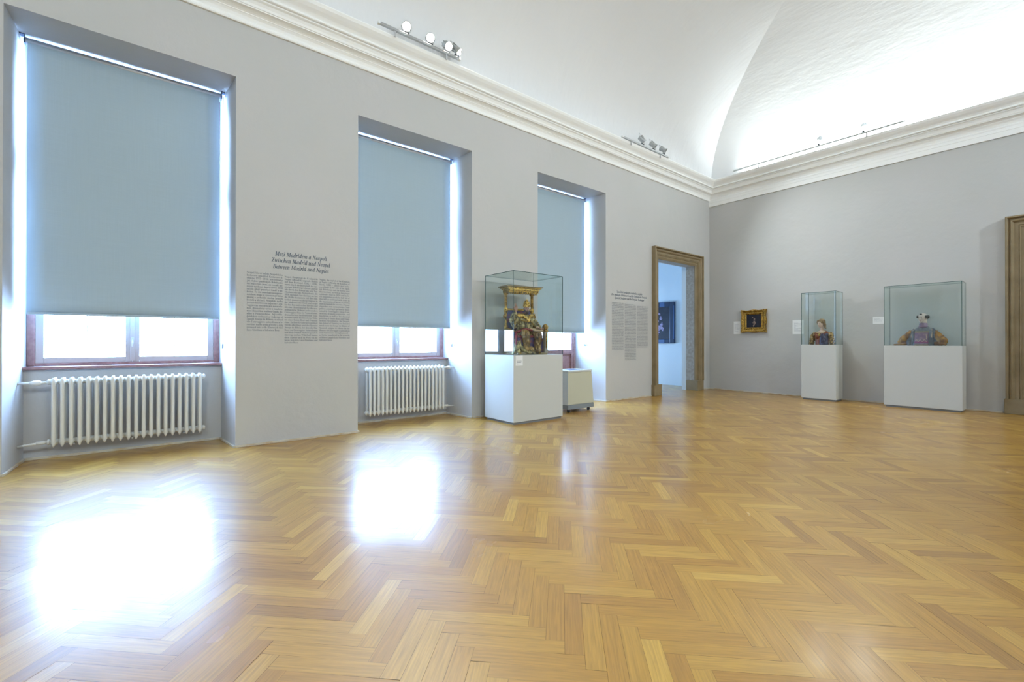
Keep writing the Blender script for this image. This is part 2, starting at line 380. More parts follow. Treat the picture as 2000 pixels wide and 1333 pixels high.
# ------------------------------------------------------------------ walls
ZN = 3.532; XBK = -5.57; XOUT = -5.95; ZS = 0.765
DY0, DY1, DZ = 7.60, 8.92, 2.595          # doorway in the window wall
ALLN = [(-3.53, -2.03)] + NICHES
def build_window_wall():
    b = MB(); m = M_wall; top = 4.42
    edges = [YF]
    for a, c in ALLN: edges += [a, c]
    edges += [DY0, DY1, YB]
    for i in range(0, len(edges), 2): b.quad((XW, edges[i], 0), (XW, edges[i + 1], 0), (XW, edges[i + 1], top), (XW, edges[i], top), m)
    for a, c in ALLN:
        b.quad((XW, a, ZN), (XW, c, ZN), (XW, c, top), (XW, a, top), m)
        ab, cb = a + 0.03, c - 0.055       # splayed reveals
        ao, co = a + 0.05, c - 0.09
        b.quad((XW, a, 0), (XW, a, ZN), (XBK, ab, ZN), (XBK, ab, 0), m)
        b.quad((XBK, ab, 0), (XBK, ab, ZN), (XOUT, ao, ZN), (XOUT, ao, 0), m)
        b.quad((XW, c, 0), (XW, c, ZN), (XBK, cb, ZN), (XBK, cb, 0), m)
        b.quad((XBK, cb, 0), (XBK, cb, ZN), (XOUT, co, ZN), (XOUT, co, 0), m)
        b.quad((XW, a, ZN), (XW, c, ZN), (XBK, cb, ZN), (XBK, ab, ZN), m)
        b.quad((XBK, ab, ZN), (XBK, cb, ZN), (XOUT, co, ZN), (XOUT, ao, ZN), m)
        if a != NICHES[2][0]:
            b.box(XOUT, XBK, ab, cb, -0.01, ZS - 0.001, m)
    b.quad((XW, DY0, DZ), (XW, DY1, DZ), (XW, DY1, top), (XW, DY0, top), m)
    # outer skin closes the wall body around each opening
    e2 = [YF - 0.3]
    for a, c in ALLN: e2 += [a + 0.05, c - 0.09]
    e2 += [7.0]
    for i in range(0, len(e2), 2): b.quad((XOUT, e2[i], -0.1), (XOUT, e2[i + 1], -0.1), (XOUT, e2[i + 1], 6.3), (XOUT, e2[i], 6.3), m)
    for a, c in ALLN: b.quad((XOUT, a, ZN), (XOUT, c, ZN), (XOUT, c, 6.3), (XOUT, a, 6.3), m)
    a, c = ALLN[0]; b.quad((-5.6, a + .02, 1.2), (-5.6, c - .05, 1.2), (-5.6, c - .05, ZN), (-5.6, a + .02, ZN), m)  # unseen panel, added to cut the daylight from the rear niche
    return struct(b.build('wall_left'), 'grey painted wall with deep window niches')
build_window_wall()
DX0, DX1, DZ2 = -0.435, 0.90, 2.56      # doorway in the back wall
b = MB()
for x0, x1, z0 in ((XW, DX0, 0), (DX1, XR, 0), (DX0, DX1, DZ2)): b.box(x0, x1, YB, YB + 0.12, z0, 4.42, M_wall)
struct(b.build('wall_back'), 'grey painted end wall')
b = MB(); b.box(XR, XR + 0.2, YF - .3, YB + .3, -.1, 4.42, M_wall); struct(b.build('wall_right'))
b = MB(); b.box(XW - 1, XR + .3, YF - 0.2, YF, -.1, 4.42, M_wall); struct(b.build('wall_front'))

# vaulted ceiling: coved on all four sides
def build_ceiling():
    b = MB(); d0, A, B, z0 = 0.09, 2.5, 1.5, 4.42
    rings = []; N = 16
    rings.append([(XW, YF, z0), (XR, YF, z0), (XR, YB, z0), (XW, YB, z0)])
    for i in range(N + 1):
        t = PI / 2 * i / N; d = d0 + A * (1 - math.cos(t)); z = z0 + B * math.sin(t)
        rings.append([(XW + d, YF + d, z), (XR - d, YF + d, z), (XR - d, YB - d, z), (XW + d, YB - d, z)])
    for i in range(len(rings) - 1):
        for j in range(4):
            a, c = rings[i][j], rings[i][(j + 1) % 4]; e, f = rings[i + 1][(j + 1) % 4], rings[i + 1][j]
            b.add([a, c, e, f], [(0, 1, 2, 3)], M_ceil, True)
    b.add(rings[-1], [(0, 1, 2, 3)], M_ceil, True)
    o = b.build('ceiling')
    me = o.data; bm = bmesh.new(); bm.from_mesh(me); bmesh.ops.remove_doubles(bm, verts=bm.verts, dist=1e-4)
    bmesh.ops.recalc_face_normals(bm, faces=bm.faces)
    for e in bm.edges:   # the groins and the ledge stay crisp
        if len(e.link_faces) == 2 and e.calc_face_angle(0) > math.radians(20): e.smooth = False
        else:
            v0, v1 = e.verts; dx = abs(v0.co.x - v1.co.x); dy = abs(v0.co.y - v1.co.y)
            if dx > 1e-4 and abs(dx - dy) < 1e-3: e.smooth = False
    bm.to_mesh(me); bm.free()
    return struct(o, 'white plastered coved vault')
build_ceiling()
# cornice swept round the room
def sweep_room(name, prof, m, label=None):
    b = MB()
    for seg in range(4):
        pass
    n = len(prof); rings = [[(XW + d, YF + d, z), (XR - d, YF + d, z), (XR - d, YB - d, z), (XW + d, YB - d, z)] for d, z in prof]
    for i in range(n - 1):
        for j in range(4):
            b.add([rings[i][j], rings[i][(j + 1) % 4], rings[i + 1][(j + 1) % 4], rings[i + 1][j]], [(0, 1, 2, 3)], m)
    return struct(b.build(name), label)
CORN = [(-.02, 4.052), (0.020, 4.052), (0.026, 4.062), (0.026, 4.078), (0.018, 4.086), (0.014, 4.090), (0.016, 4.100), (0.026, 4.125), (0.040, 4.142), (0.046, 4.146),
        (0.046, 4.152), (0.060, 4.163), (0.080, 4.172), (0.100, 4.176), (0.108, 4.176), (0.108, 4.186), (0.116, 4.190), (0.122, 4.212), (0.136, 4.236), (0.152, 4.246), (0.156, 4.250), (0.150, 4.256), (0.152, 4.262),
        (0.170, 4.262), (0.180, 4.268), (0.182, 4.278), (0.178, 4.288), (0.172, 4.292), (0.178, 4.300), (0.195, 4.320), (0.225, 4.345), (0.250, 4.372), (0.262, 4.398), (0.262, 4.408), (0.060, 4.425)]
sweep_room('trim_1', CORN, M_corn, 'white moulded plaster cornice')
b = MB(); b.box(XW - .01, XR, YB - 0.024, YB + 0.01, 3.932, 4.056, M_corn); b.box(XW - .01, XR, YB - 0.030, YB + .01, 4.010, 4.016, M_corn)
struct(b.build('trim_2', bevel=0.004), 'white flat band under the cornice of the end wall')

# little floor strips along the walls
b = MB(); h, t = 0.022, 0.016
seg = [YF] + [v for n in ALLN for v in n] + [DY0 - 0.24, DY1 + 0.24, YB]
for i in range(0, len(seg), 2): b.box(XW, XW + t, seg[i], seg[i + 1], 0, h, M_strip)
for a, c in ALLN:
    for (p, q, s) in ((( XW + t, a), (XBK, a + 0.03), 1), ((XW + t, c), (XBK, c - 0.055), -1)):
        b.add([(p[0], p[1], 0), (q[0], q[1], 0), (q[0], q[1] + s * t, 0), (p[0], p[1] + s * t, 0), (p[0], p[1], h), (q[0], q[1], h), (q[0], q[1] + s * t, h), (p[0], p[1] + s * t, h)],
              [(0, 1, 2, 3), (4, 5, 6, 7), (0, 1, 5, 4), (2, 3, 7, 6), (0, 3, 7, 4), (1, 2, 6, 5)], M_strip)
    if a != NICHES[2][0]: b.box(XBK, XBK + t, a + .03, c - .055, 0, h, M_strip)
struct(b.build('baseboard_left', bevel=0.004), 'narrow worn floor strip along the window wall')
b = MB(); b.box(XW, DX0 - .24, YB - t, YB, 0, h, M_strip); b.box(DX1 + .24, XR, YB - t, YB, 0, h, M_strip)
struct(b.build('baseboard_back', bevel=0.004), 'narrow floor strip along the end wall')

# ------------------------------------------------------------------ windows
def window(i, n, french=False):
    a, c = n[0] + 0.035, n[1] - 0.062
    xf = -5.645; z0 = ZS + 0.028 if not french else 0.02; z1 = ZN - 0.005
    fr = MB(); w = 0.052
    fr.box(xf - .08, xf, a, a + w, z0, z1, M_wood); fr.box(xf - .08, xf, c - w, c, z0, z1, M_wood)
    fr.box(xf - .08, xf, a + w, c - w, z1 - w, z1, M_wood); fr.box(xf - .08, xf, a + w, c - w, z0, z0 + .025, M_wood)
    zt = 2.52; fr.box(xf - .08, xf, a + w, c - w, zt, zt + .09, M_wood)
    root = fr.build('window_%d' % i, bevel=0.004); struct(root, 'wooden double casement window behind a roller blind' if not french else 'wooden casement door-window behind the tall display case')
    mid = (a + c) / 2
    zp = 0.80                                      # french leaves: panel below
    for y0, y1 in ((a + w, mid), (mid, c - w)):
        for zz0, zz1 in ((z0 + .025, zt), (zt + .09, z1 - w)):
            s = MB(); q = 0.052; x0 = xf - .055; x1 = xf - .008; lowpan = french and zz0 < 1
            s.box(x0, x1, y0, y0 + q, zz0, zz1, M_sash if not french else M_wood); s.box(x0, x1, y1 - q, y1, zz0, zz1, M_sash if not french else M_wood)
            s.box(x0, x1, y0 + q, y1 - q, zz1 - q, zz1, M_sash if not french else M_wood); s.box(x0, x1, y0 + q, y1 - q, zz0, zz0 + q * .9, M_sash if not french else M_wood)
            gz = zz0 + q * .9
            if lowpan:
                s.box(x0, x1, y0 + q, y1 - q, zp, zp + .07, M_wood); s.box(x0, x0 + .018, y0 + q, y1 - q, gz, zp, M_wood)
                s.box(x0 + .018, x0 + .032, y0 + q + .035, y1 - q - .035, gz + .04, zp - .04, M_wood); gz = zp + .07
            if zz0 < 1:
                yb = (y0 + y1) / 2; s.box(x0 - .06, x0 - .045, yb - .006, yb + .006, gz, zz1 - q, M_sash)
            so = s.build('sash', root, bevel=0.003)
            g = MB(); g.box(xf - .036, xf - .032, y0 + q - .004, y1 - q + .004, gz - .004, zz1 - q + .004, M_wglass); g.build('pane', so)
    astr = MB(); astr.box(xf - .02, xf + .004, mid - .017, mid + .017, z0 + .03, zt, M_sash if not french else M_wood); astr.build('meeting_stile', root, bevel=0.003)
    hz = 0.99
    hd = MB(); hd.box(xf + .002, xf + .008, mid - .01, mid + .01, hz, hz + .06, M_alu); hd.tube([(xf + .006, mid, hz + .03), (xf + .03, mid, hz + .03), (xf + .03, mid, hz - .03)], .005, M_alu, 8)
    if not french:
        hd.build('latch', root)
        sl = MB(); sl.box(-5.72, -5.525, n[0] + 0.012, n[1] - 0.040, ZS, ZS + .026, M_wood); sl.build('window_sill', root, bevel=0.005)
    else: hd.build('latch', root)
for i, n in enumerate(NICHES): window(i + 1, n, i == 2)

# ------------------------------------------------------------------ roller blinds
def blind(n, zb, label):
    root = thing('roller_blind', label, 'blind', (-5.43, (n[0] + n[1]) / 2, ZN), 0, 'roller blinds in the window niches')
    hw = (n[1] - n[0]) / 2 - 0.068; off = -0.012
    ra = 0.028; zc = -0.045
    t = MB(); t.lathe([(0, -hw), (ra, -hw), (ra, hw), (0, hw)], M_alu, (0, off, zc), 'Y', 24); t.build('roller_tube', root)
    f = MB(); nz = 24
    vs = []; fs = []
    for k in range(nz + 1):
        z = zc + (zb - ZN - zc) * k / nz
        for j in range(13):
            y = off - hw + .012 + (2 * hw - .024) * j / 12
            vs.append((0.021 + .0006 * math.sin(j * 1.7 + k * .25), y, z)); 
    for k in range(nz):
        for j in range(12): a = k * 13 + j; fs.append((a, a + 1, a + 14, a + 13))
    f.add(vs, fs, M_blind, True); fo = f.build('blind_cloth', root)
    sd = fo.modifiers.new('solid', 'SOLIDIFY'); sd.thickness = 0.0008
    br = MB(); br.box(0.013, .027, off - hw + .012, off + hw - .012, zb - ZN - .012, zb - ZN + .008, M_blind); br.build('hem_bar', root, bevel=.003)
    for s in (-1, 1):
        k = MB(); y = off + s * (hw + .006)
        k.box(-.028, .028, y - .003, y + .003, -.075, 0, M_dblue); k.lathe([(0, -.006), (.02, -.006), (.02, .006), (0, .006)], M_dark, (0, y, zc), 'Y', 16); k.box(-.028, .028, y - .003, y + s * .03 if s > 0 else y + .003, -.006, 0, M_dblue) if s > 0 else k.box(-.028, .028, y - .03, y + .003, -.006, 0, M_dblue)
        k.build('bracket', root, bevel=.002)
    c = MB(); y = off + hw + .022
    pts = [(.026, y, zc)] + [(.026, y, zc - (zc - (.98 - ZN)) * u) for u in (.25, .5, .75, 1)]
    c.tube(pts, .0016, M_cardw, 6); c.tube([(-.01, y, zc)] + [(-.01, y, z) for _, _, z in pts[1:]], .0016, M_cardw, 6)
    co = c.build('pull_chain', root)
    w_ = MB(); w_.box(.018, .034, y - .006, y + .006, .945 - ZN, .985 - ZN, M_dblue); w_.box(-.018, -.002, y - .006, y + .006, .940 - ZN, .978 - ZN, M_dblue); w_.build('chain_weight', co, bevel=.002)
    return root
blind(NICHES[0], 1.243, 'wide blue-grey roller blind in the nearest niche, above the left radiator')
blind(NICHES[1], 1.203, 'blue-grey roller blind between the large wall text and the enthroned figure, above the middle radiator')
blind(NICHES[2], 1.178, 'narrowest-looking blue-grey roller blind, behind the enthroned figure, half covered by its glass')

# ------------------------------------------------------------------ radiators
def radiator(y0, y1, xc, zt, zb, label, valve_side):
    root = thing('radiator', label, 'radiator', (xc, (y0 + y1) / 2, 0), 0, 'white column radiators under the windows')
    N = 20; hw = (y1 - y0) / 2; pitch = 2 * hw / (N - 1)
    def section(first):
        s = MB(); d = 0.052
        for dx in (-d, d):
            prof = []
            s.tube([(dx, 0, zb), (dx, 0, zb + .02), (dx, 0, zb + .05), (dx, 0, zt - .05), (dx, 0, zt - .02), (dx, 0, zt)], [(.006, .005), (.016, .012), (.018, .0145), (.018, .0145), (.018, .014), (.012, .009)], M_white, 12, up=(1, 0, 0))
        for z in (zt - .035, zb + .04):
            s.tube([(-d - .012, 0, z), (-d, 0, z), (0, 0, z), (d, 0, z), (d + .012, 0, z)], [(.014, .010), (.026, .018), (.020, .015), (.026, .018), (.014, .010)], M_white, 12, up=(0, 0, 1))
            s.lathe([(.001, -pitch * .52), (.021, -pitch * .52), (.021, pitch * .52), (.001, pitch * .52)], M_white, (0, 0, z), 'Y', 14)
        return s.build('section', root)
    first = section(True); first.location = (0, -hw, 0)
    for k in range(1, N):
        c = first.copy(); COL.objects.link(c); c.location = (0, -hw + pitch * k, 0)
    # end plugs
    for z in (zt - .035, zb + .04):
        for sg in (-1, 1):
            s = MB(); s.lathe([(.001, sg * (hw + pitch * .5)), (.024, sg * (hw + pitch * .5)), (.024, sg * (hw + pitch * .5 + .012)), (.012, sg * (hw + pitch * .5 + .02)), (.001, sg * (hw + pitch * .5 + .02))], M_white, (0, 0, z), 'Y', 14)
            s.build('end_plug', root)
    v = valve_side; ye = v * (hw + pitch * .5 + .02); yw = v * (hw + 0.30 if v < 0 else hw + 0.22)
    yw = (NICHES[0][0] + .02) - (y0 + y1) / 2 if v < 0 else (NICHES[1][1] - .03) - (y0 + y1) / 2
    p = MB(); z = zt - .040; p.tube([(0, ye, z), (0, yw, z)], .010, M_white, 10); p.build('supply_pipe', root)
    p = MB(); zz = z; p.lathe([(.001, 0), (.012, .0), (.014, .012), (.021, .024), (.023, .045), (.020, .062), (.012, .070), (.001, .072)], M_white, (0, 0, 0), 'Y', 16)
    vo = p.build('valve', root); vo.location = (0, ye + (v * .03 if v > 0 else -.10), z)
    p = MB(); z = zb + .04; p.tube([(0, ye, z), (0, yw, z - .015)], .010, M_white, 10); p.lathe([(.001, 0), (.015, 0), (.015, .05), (.001, .05)], M_white, (0, ye + (v * .01 if v > 0 else -.06), z - .002), 'Y', 8); p.build('return_pipe', root)
    for fy in (-.38, 0.0, .38):
        p = MB(); p.tube([(-.12, fy, zb + .015), (.055, fy, zb + .012), (.060, fy, zb + .02)], .007, M_alu, 8); p.lathe([(.001, 0), (.012, 0), (.012, .015), (.001, .015)], M_white, (-.135, fy, zb + .015), 'X', 10)
        p.build('wall_bracket', root)
    return root
radiator(-0.600, 0.410, -5.40, 0.702, 0.125, 'white column radiator in the nearest niche with its valve on the left', -1)
radiator(2.105, 3.110, -5.40, 0.700, 0.105, 'white column radiator in the middle niche with its valve on the right', 1)

# ------------------------------------------------------------------ doorways
PROF = [(0.0, 0.0), (0.0, 0.085), (0.018, 0.090), (0.026, 0.082), (0.028, 0.060), (0.036, 0.050), (0.044, 0.050), (0.046, 0.062), (0.056, 0.068), (0.068, 0.064), (0.080, 0.048), (0.086, 0.036), (0.125, 0.036), (0.127, 0.028), (0.133, 0.026), (0.137, 0.034), (0.147, 0.034), (0.150, 0.020), (0.188, 0.018), (0.190, 0.010), (0.205, 0.008), (0.215, 0.0), (0.215, -0.02)]
def door_frame(name, to_world, a, c, ztop, label, depth=0.22):
    """to_world(s, out, z): s along the wall, out of the wall"""
    b = MB(); W_ = PROF[-1][0]
    paths = []
    for w, o in PROF:
        d = W_ - w
        paths.append([to_world(a - d, o, 0.21), to_world(a - d, o, ztop + d), to_world(c + d, o, ztop + d), to_world(c + d, o, 0.21)])
    for i in range(len(paths) - 1):
        for j in range(3): b.add([paths[i][j], paths[i][j + 1], paths[i + 1][j + 1], paths[i + 1][j]], [(0, 1, 2, 3)], M_stone)
    # jambs and lintel through the wall
    b.add([to_world(a, -.019, 0.21), to_world(a, -.019, ztop), to_world(a, -depth, ztop), to_world(a, -depth, 0.21)], [(0, 1, 2, 3)], M_stone2)
    b.add([to_world(c, -.019, 0.21), to_world(c, -.019, ztop), to_world(c, -depth, ztop), to_world(c, -depth, 0.21)], [(0, 1, 2, 3)], M_stone2)
    b.add([to_world(a, -.019, ztop), to_world(c, -.019, ztop), to_world(c, -depth, ztop), to_world(a, -depth, ztop)], [(0, 1, 2, 3)], M_stone2)
    root = struct(b.build(name), label)
    for s0, s1 in ((a - W_ - .012, a + .012), (c - .012, c + W_ + .012)):
        p = MB(); vs = [Vector(to_world(s, o, z)) for s in (s0, s1) for o in (-depth, .070) for z in (0, .212)]
        p.add(vs, [(0, 1, 3, 2), (4, 6, 7, 5), (0, 4, 5, 1), (2, 3, 7, 6), (0, 2, 6, 4), (1, 5, 7, 3)], M_stone2 if False else M_stone); p.build('plinth_block', root, bevel=.006)
    return root
door_frame('door_1', lambda s, o, z: (XW + o, s, z), DY0, DY1, DZ, 'open doorway with moulded brown stone surround', 0.20)
door_frame('door_2', lambda s, o, z: (s, YB - o, z), DX0, DX1, DZ2, 'brown stone door surround at the right edge', 0.20)
b = MB(); b.box(DX0, DX1, YB + .10, YB + .15, 0, DZ2, M_door); struct(b.build('door_blocker'), 'unseen dark leaf added as a light stop')  # out-of-view leaf, added to keep light from passing the doorway
# white lining behind the stone jamb and the side room beyond
b = MB(); XJ = XW - .20
for y0, y1, z1 in ((DY0 - .3, DY0, 3), (DY1, DY1 + .10, 3)): b.box(XJ - .10, XJ - .002, y0, y1, 0, z1, M_wall2)
b.box(XJ - .10, XJ - .002, DY0 - .0, DY1, DZ + .02, 3.0, M_wall2)
struct(b.build('trim_3'), 'pale lining behind the doorway')
b = MB(); YS = 9.655
b.box(-9.6, -5.0, YS, YS + .1, -.05, 4.2, M_wall2)                       # wall with the blue-black picture
for y0, y1, z0, z1 in ((6.9, 7.4, -.05, 4.2), (9.2, YS, -.05, 4.2), (7.4, 9.2, -.05, .8), (7.4, 9.2, 1.35, 4.2)): b.box(-9.7, -9.5, y0, y1, z0, z1, M_wall2)
b.box(-9.6, -5.2, 6.9, YS, 4.1, 4.2, M_wall2)
b.box(-9.6, -5.2, 6.9, 7.0, 0, 4.2, M_wall2)
b.box(XJ - .1, XJ - .0, 7.0, DY0 - .3, 0, 4.2, M_wall2); b.box(XJ - .1, XJ, DY1 + .1, YS, 0, 4.2, M_wall2); b.box(XJ - .1, XJ, DY0 - .3, DY1 + .1, 3.0, 4.2, M_wall2)
struct(b.build('wall_side_room'), 'pale walls of the next room')
b = MB(); b.box(-9.6, -5.72, 6.9, YS, -.06, 0.0, M_floor); o = b.build('floor_side_room'); struct(o)
uvl = o.data.uv_layers.new(name='plank'); ca = o.data.color_attributes.new('tone', 'FLOAT_COLOR', 'CORNER')
for l in o.data.loops: v = o.data.vertices[l.vertex_index].co; uvl.data[l.index].uv = (v.x, v.y); ca.data[l.index].color = (.5, .5, .5, 1)

# blue-black picture in the next room
root = thing('framed_painting', 'dark painting in a broad blue-black frame, seen through the open doorway', 'painting', (-6.45, YS, 1.475))
h, w = .49, .54
b = MB()
for x0, x1, z0, z1 in ((-w, -w + .13, -h, h), (w - .13, w, -h, h), (-w + .13, w - .13, h - .12, h), (-w + .13, w - .13, -h, -h + .10)): b.box(x0, x1, -.05, 0, z0, z1, M_navy)
b.build('frame', root, bevel=.01)
b = MB(); b.box(-w + .13, w - .13, -.030, -.004, -h + .10, h - .12, M_canvas); cv = b.build('canvas', root)
b = MB()
for sx, z0, z1, x0, x1 in ((1, h - .11, h + .002, .15, .28), (1, -h - .002, -h + .09, .10, .28)): b.box(x0, x1, -.056, -.05, z0, z1, M_navy2)
b.box(w - .028, w - .006, -.056, -.05, -h + .1, h - .1, M_navy2); b.build('frame_inlay', root)
b = MB()
for k in range(26):
    a_ = random.uniform(0, 6.28); px = .17 + random.gauss(0, .05); pz = -.12 + random.gauss(0, .10)
    b.ell((px, -.032, pz), (random.uniform(.01, .035), .003, random.uniform(.01, .05)), M_paintv, Matrix.Rotation(a_, 4, 'Y'), 10, 6)
b.build('painted_figure', root)
b = MB(); b.ell((.12, -.032, .22), (.05, .003, .025), M_paintv, Matrix.Rotation(.6, 4, 'Y'), 10, 6); b.build('painted_wing', root)

# ------------------------------------------------------------------ gilt framed painting on the end wall
def gilt_painting():
    x0, x1, z0, z1 = -4.325, -3.835, 1.205, 1.668
    root = thing('gilt_framed_painting', 'small dark painting in an ornate carved gold frame on the end wall', 'painting', ((x0 + x1) / 2, YB, (z0 + z1) / 2))
    hw, hh = (x1 - x0) / 2, (z1 - z0) / 2; iw, ih = 0.135, 0.128
    # scalloped outer edge lofted inwards over a rococo profile
    N = 160; levels = [(1.0, 0.0, 1), (1.0, -.03, 1), (.93, -.062, .7), (.80, -.068, .35), (.66, -.050, .1), (.50, -.040, 0), (.36, -.034, 0), (.30, -.046, 0), (.20, -.050, 0), (.13, -.036, 0), (.0, -.030, 0), (.0, -.006, 0)]
    b = MB(); rings = []
    for u, y, scal in levels:
        ring = []
        for k in range(N):
            s = k / N * 4; side = int(s); f = s - side - .5   # -.5..+.5 along a side
            sx, sz = [(2 * f, 1), (1, -2 * f), (-2 * f, -1), (-1, 2 * f)][side]
            ox, oz = sx * hw, sz * hh; inx, inz = sx * iw, sz * ih
            t = abs(f) * 2
            wav = .008 * math.cos(t * PI * 2.0) - .008
            r = 1 + (wav * scal) / hw
            x = inx + (ox * r - inx) * u; z = inz + (oz * r - inz) * u
            yy = y - (0.010 * math.sin(t * 19) ** 2 * math.sin(u * PI) if .4 < u < 1 else 0)
            ring.append((x, yy, z))
        rings.append(ring)
    b.loft(rings, M_gold, caps=False)
    fr = b.build('frame', root)
    # corner and centre cartouches, leaf scrolls
    for sx, sz, big in ((-1, 1, 1), (1, 1, 1), (-1, -1, 1), (1, -1, 1), (0, 1, 0), (0, -1, 0), (-1, 0, 0), (1, 0, 0)):
        o = MB(); cx, cz = sx * (hw - .035), sz * (hh - .035)
        for k in range(7 if big else 5):
            a_ = k * 2 * PI / (7 if big else 5)
            rr = .024 if big else .018
            o.ell((cx + rr * math.cos(a_), -.066, cz + rr * math.sin(a_)), (.014, .010, .007), M_gold2 if k % 2 else M_gold, Matrix.Rotation(-a_, 4, 'Y'), 10, 6)
        o.ell((cx, -.072, cz), (.011, .010, .011), M_gold2, None, 10, 6)
        o.build('carved_ornament', fr)
    b = MB(); b.box(-iw - .003, iw + .003, -.028, -.004, -ih - .003, ih + .003, M_canvas); b.build('canvas', root)
    b = MB()
    for k in range(16):
        b.ell((.018 + random.gauss(0, .016), -.029, -.035 + random.gauss(0, .035)), (random.uniform(.006, .016), .002, random.uniform(.01, .025)), M_paintl, Matrix.Rotation(random.uniform(-1, 1), 4, 'Y'), 10, 6)
    b.ell((.015, -.030, .035), (.016, .002, .022), M_paintl, None, 10, 6); b.build('painted_figure', root)
    b = MB(); b.box(-.015, .015, -.012, 0, -hh - .022, -hh - .006, M_cardw); b.build('number_tag', root, bevel=.002)
gilt_painting()

# ------------------------------------------------------------------ lettering
def mathify(s, style):
    out = ''
    for ch in s:
        o = ord(ch)
        if 65 <= o <= 90: out += chr((0x1D468 if style == 'bi' else 0x1D400) + o - 65)
        elif 97 <= o <= 122: out += chr((0x1D482 if style == 'bi' else 0x1D41A) + o - 97)
        elif 48 <= o <= 57 and style != 'bi': out += chr(0x1D7CE + o - 48)
        else: out += ch
    return out
def text_mesh(name, body, size, m, parent, loc, rot, width=None, align='LEFT', line=1.0, xscale=1.0, fit_h=None):
    c = bpy.data.curves.new(name, 'FONT'); c.body = body; c.size = size; c.align_x = align; c.space_line = line; c.resolution_u = 2
    c.extrude = 0.0004
    if width: c.text_boxes[0].width = width / xscale
    o = bpy.data.objects.new(name, c); COL.objects.link(o)
    dg = bpy.context.evaluated_depsgraph_get(); dg.update()
    me = bpy.data.meshes.new_from_object(o.evaluated_get(dg)); me.name = name
    bpy.data.objects.remove(o)
    if len(me.vertices) and fit_h:
        zs = [v.co.y for v in me.vertices]; k = fit_h / (max(zs) - min(zs)); top = max(zs)
        for v in me.vertices: v.co.y = (v.co.y - top) * k
    for v in me.vertices: v.co.x *= xscale
    me.materials.clear(); me.materials.append(m)
    t = bpy.data.objects.new(name, me); COL.objects.link(t); t.parent = parent; t.location = loc; t.rotation_euler = rot
    return t
RW = (PI / 2, 0, PI / 2)     # reading left to right along +y on the window wall
RB = (PI / 2, 0, 0)          # on the end wall
CZ = """Neapol, hlavní město Neapolského
království (oficiálně Království si-
cilského, 1282 – 1816), bylo ovlivněno
jak vládou španělských Habsburků,
tak boji o toto území, ale rovněž mo-
rovou epidemií, která v roce 1656
snížila zdejší populaci téměř o po-
lovinu. To vše zanechalo nezapome-
nutelnou stopu ve výrazu malířského
umění a podnítilo stavbu četných
kostelů a klášterů. Neapolská malba
je charakterizována zejména Cara-
vaggiovým smyslem pro naturalis-
mus, dramatický výraz a tenebris-
mus i klasickou malbou Guida Re-
niho a Domenichina. Její zakla-
datelskou osobností se však stal až
Španěl Jusepe de Ribera, u něhož
vliv Caravaggiova naturalismu a še-
rosvitné malby zcela převážil a dále
rezonoval také v díle Riberových žáků
Luca Giordana a Salvatora Rosy."""
DE = """Neapel, Hauptstadt des Königreichs
Neapel (offiziell Königreich Sizilien
auf dem Festland, 1282 – 1816),
wurde durch die Herrschaft der spa-
nischen Habsburger ebenso geprägt
wie durch den Kampf um sein Ter-
ritorium oder die Pestepidemie, die
1656 die lokale Bevölkerung um fast
die Hälfte dezimierte. All dies hin-
terließ unauslöschliche Spuren in
der Malkunst der Stadt und sorgte
für den Bau zahlreicher Kirchen und
Klöster. Bezeichnend für die nea-
politanische Malerei ist besonders
Caravaggios Sinn für Naturalismus,
dramatischen Ausdruck und Tene-
brismus sowie die klassische Male-
rei eines Guido Reni und Domeni-
chino. Zu ihrer Gründerpersönlichkeit
wurde allerdings erst der Spanier
Jusepe de Ribera, bei dem der Ein-
fluss von Caravaggios Naturalismus
und Hell-Dunkel-Malerei gänzlich
überwog; starken Widerhall fanden
diese Aspekte auch im Werk von Ri-
beras Schülern Luca Giordano und
Salvator Rosa."""
EN = """Naples, the capital of the Kingdom
of Naples (officially the Kingdom of
Sicily, 1282 – 1816), was influ-
enced both by the rule of the Span-
ish Habsburgs and the battles over
this territory, as well as the plague
epidemics that in 1656 cut the lo-
cal population nearly by half. All of
this left an unforgettable trace in
the organization of the art of painting
and instigated the creation of many
churches and monasteries. Nea-
politan painting is primarily deter-
mined by Caravaggio's sense of nat-
uralism, dramatic expression, and
tenebrism as well as the classical
painting of Guido Reni and Dome-
nichino. Nevertheless, the Neapoli-
tan School of Painting was founded
much more by Jusepe de Ribera of
Spanish origin, to whom the in-
fluence of Caravaggio's naturalism
and chiaroscuro strongly passed –
as further manifested in the artworks
of Ribera's pupils Luca Giordano and
Salvator Rosa."""
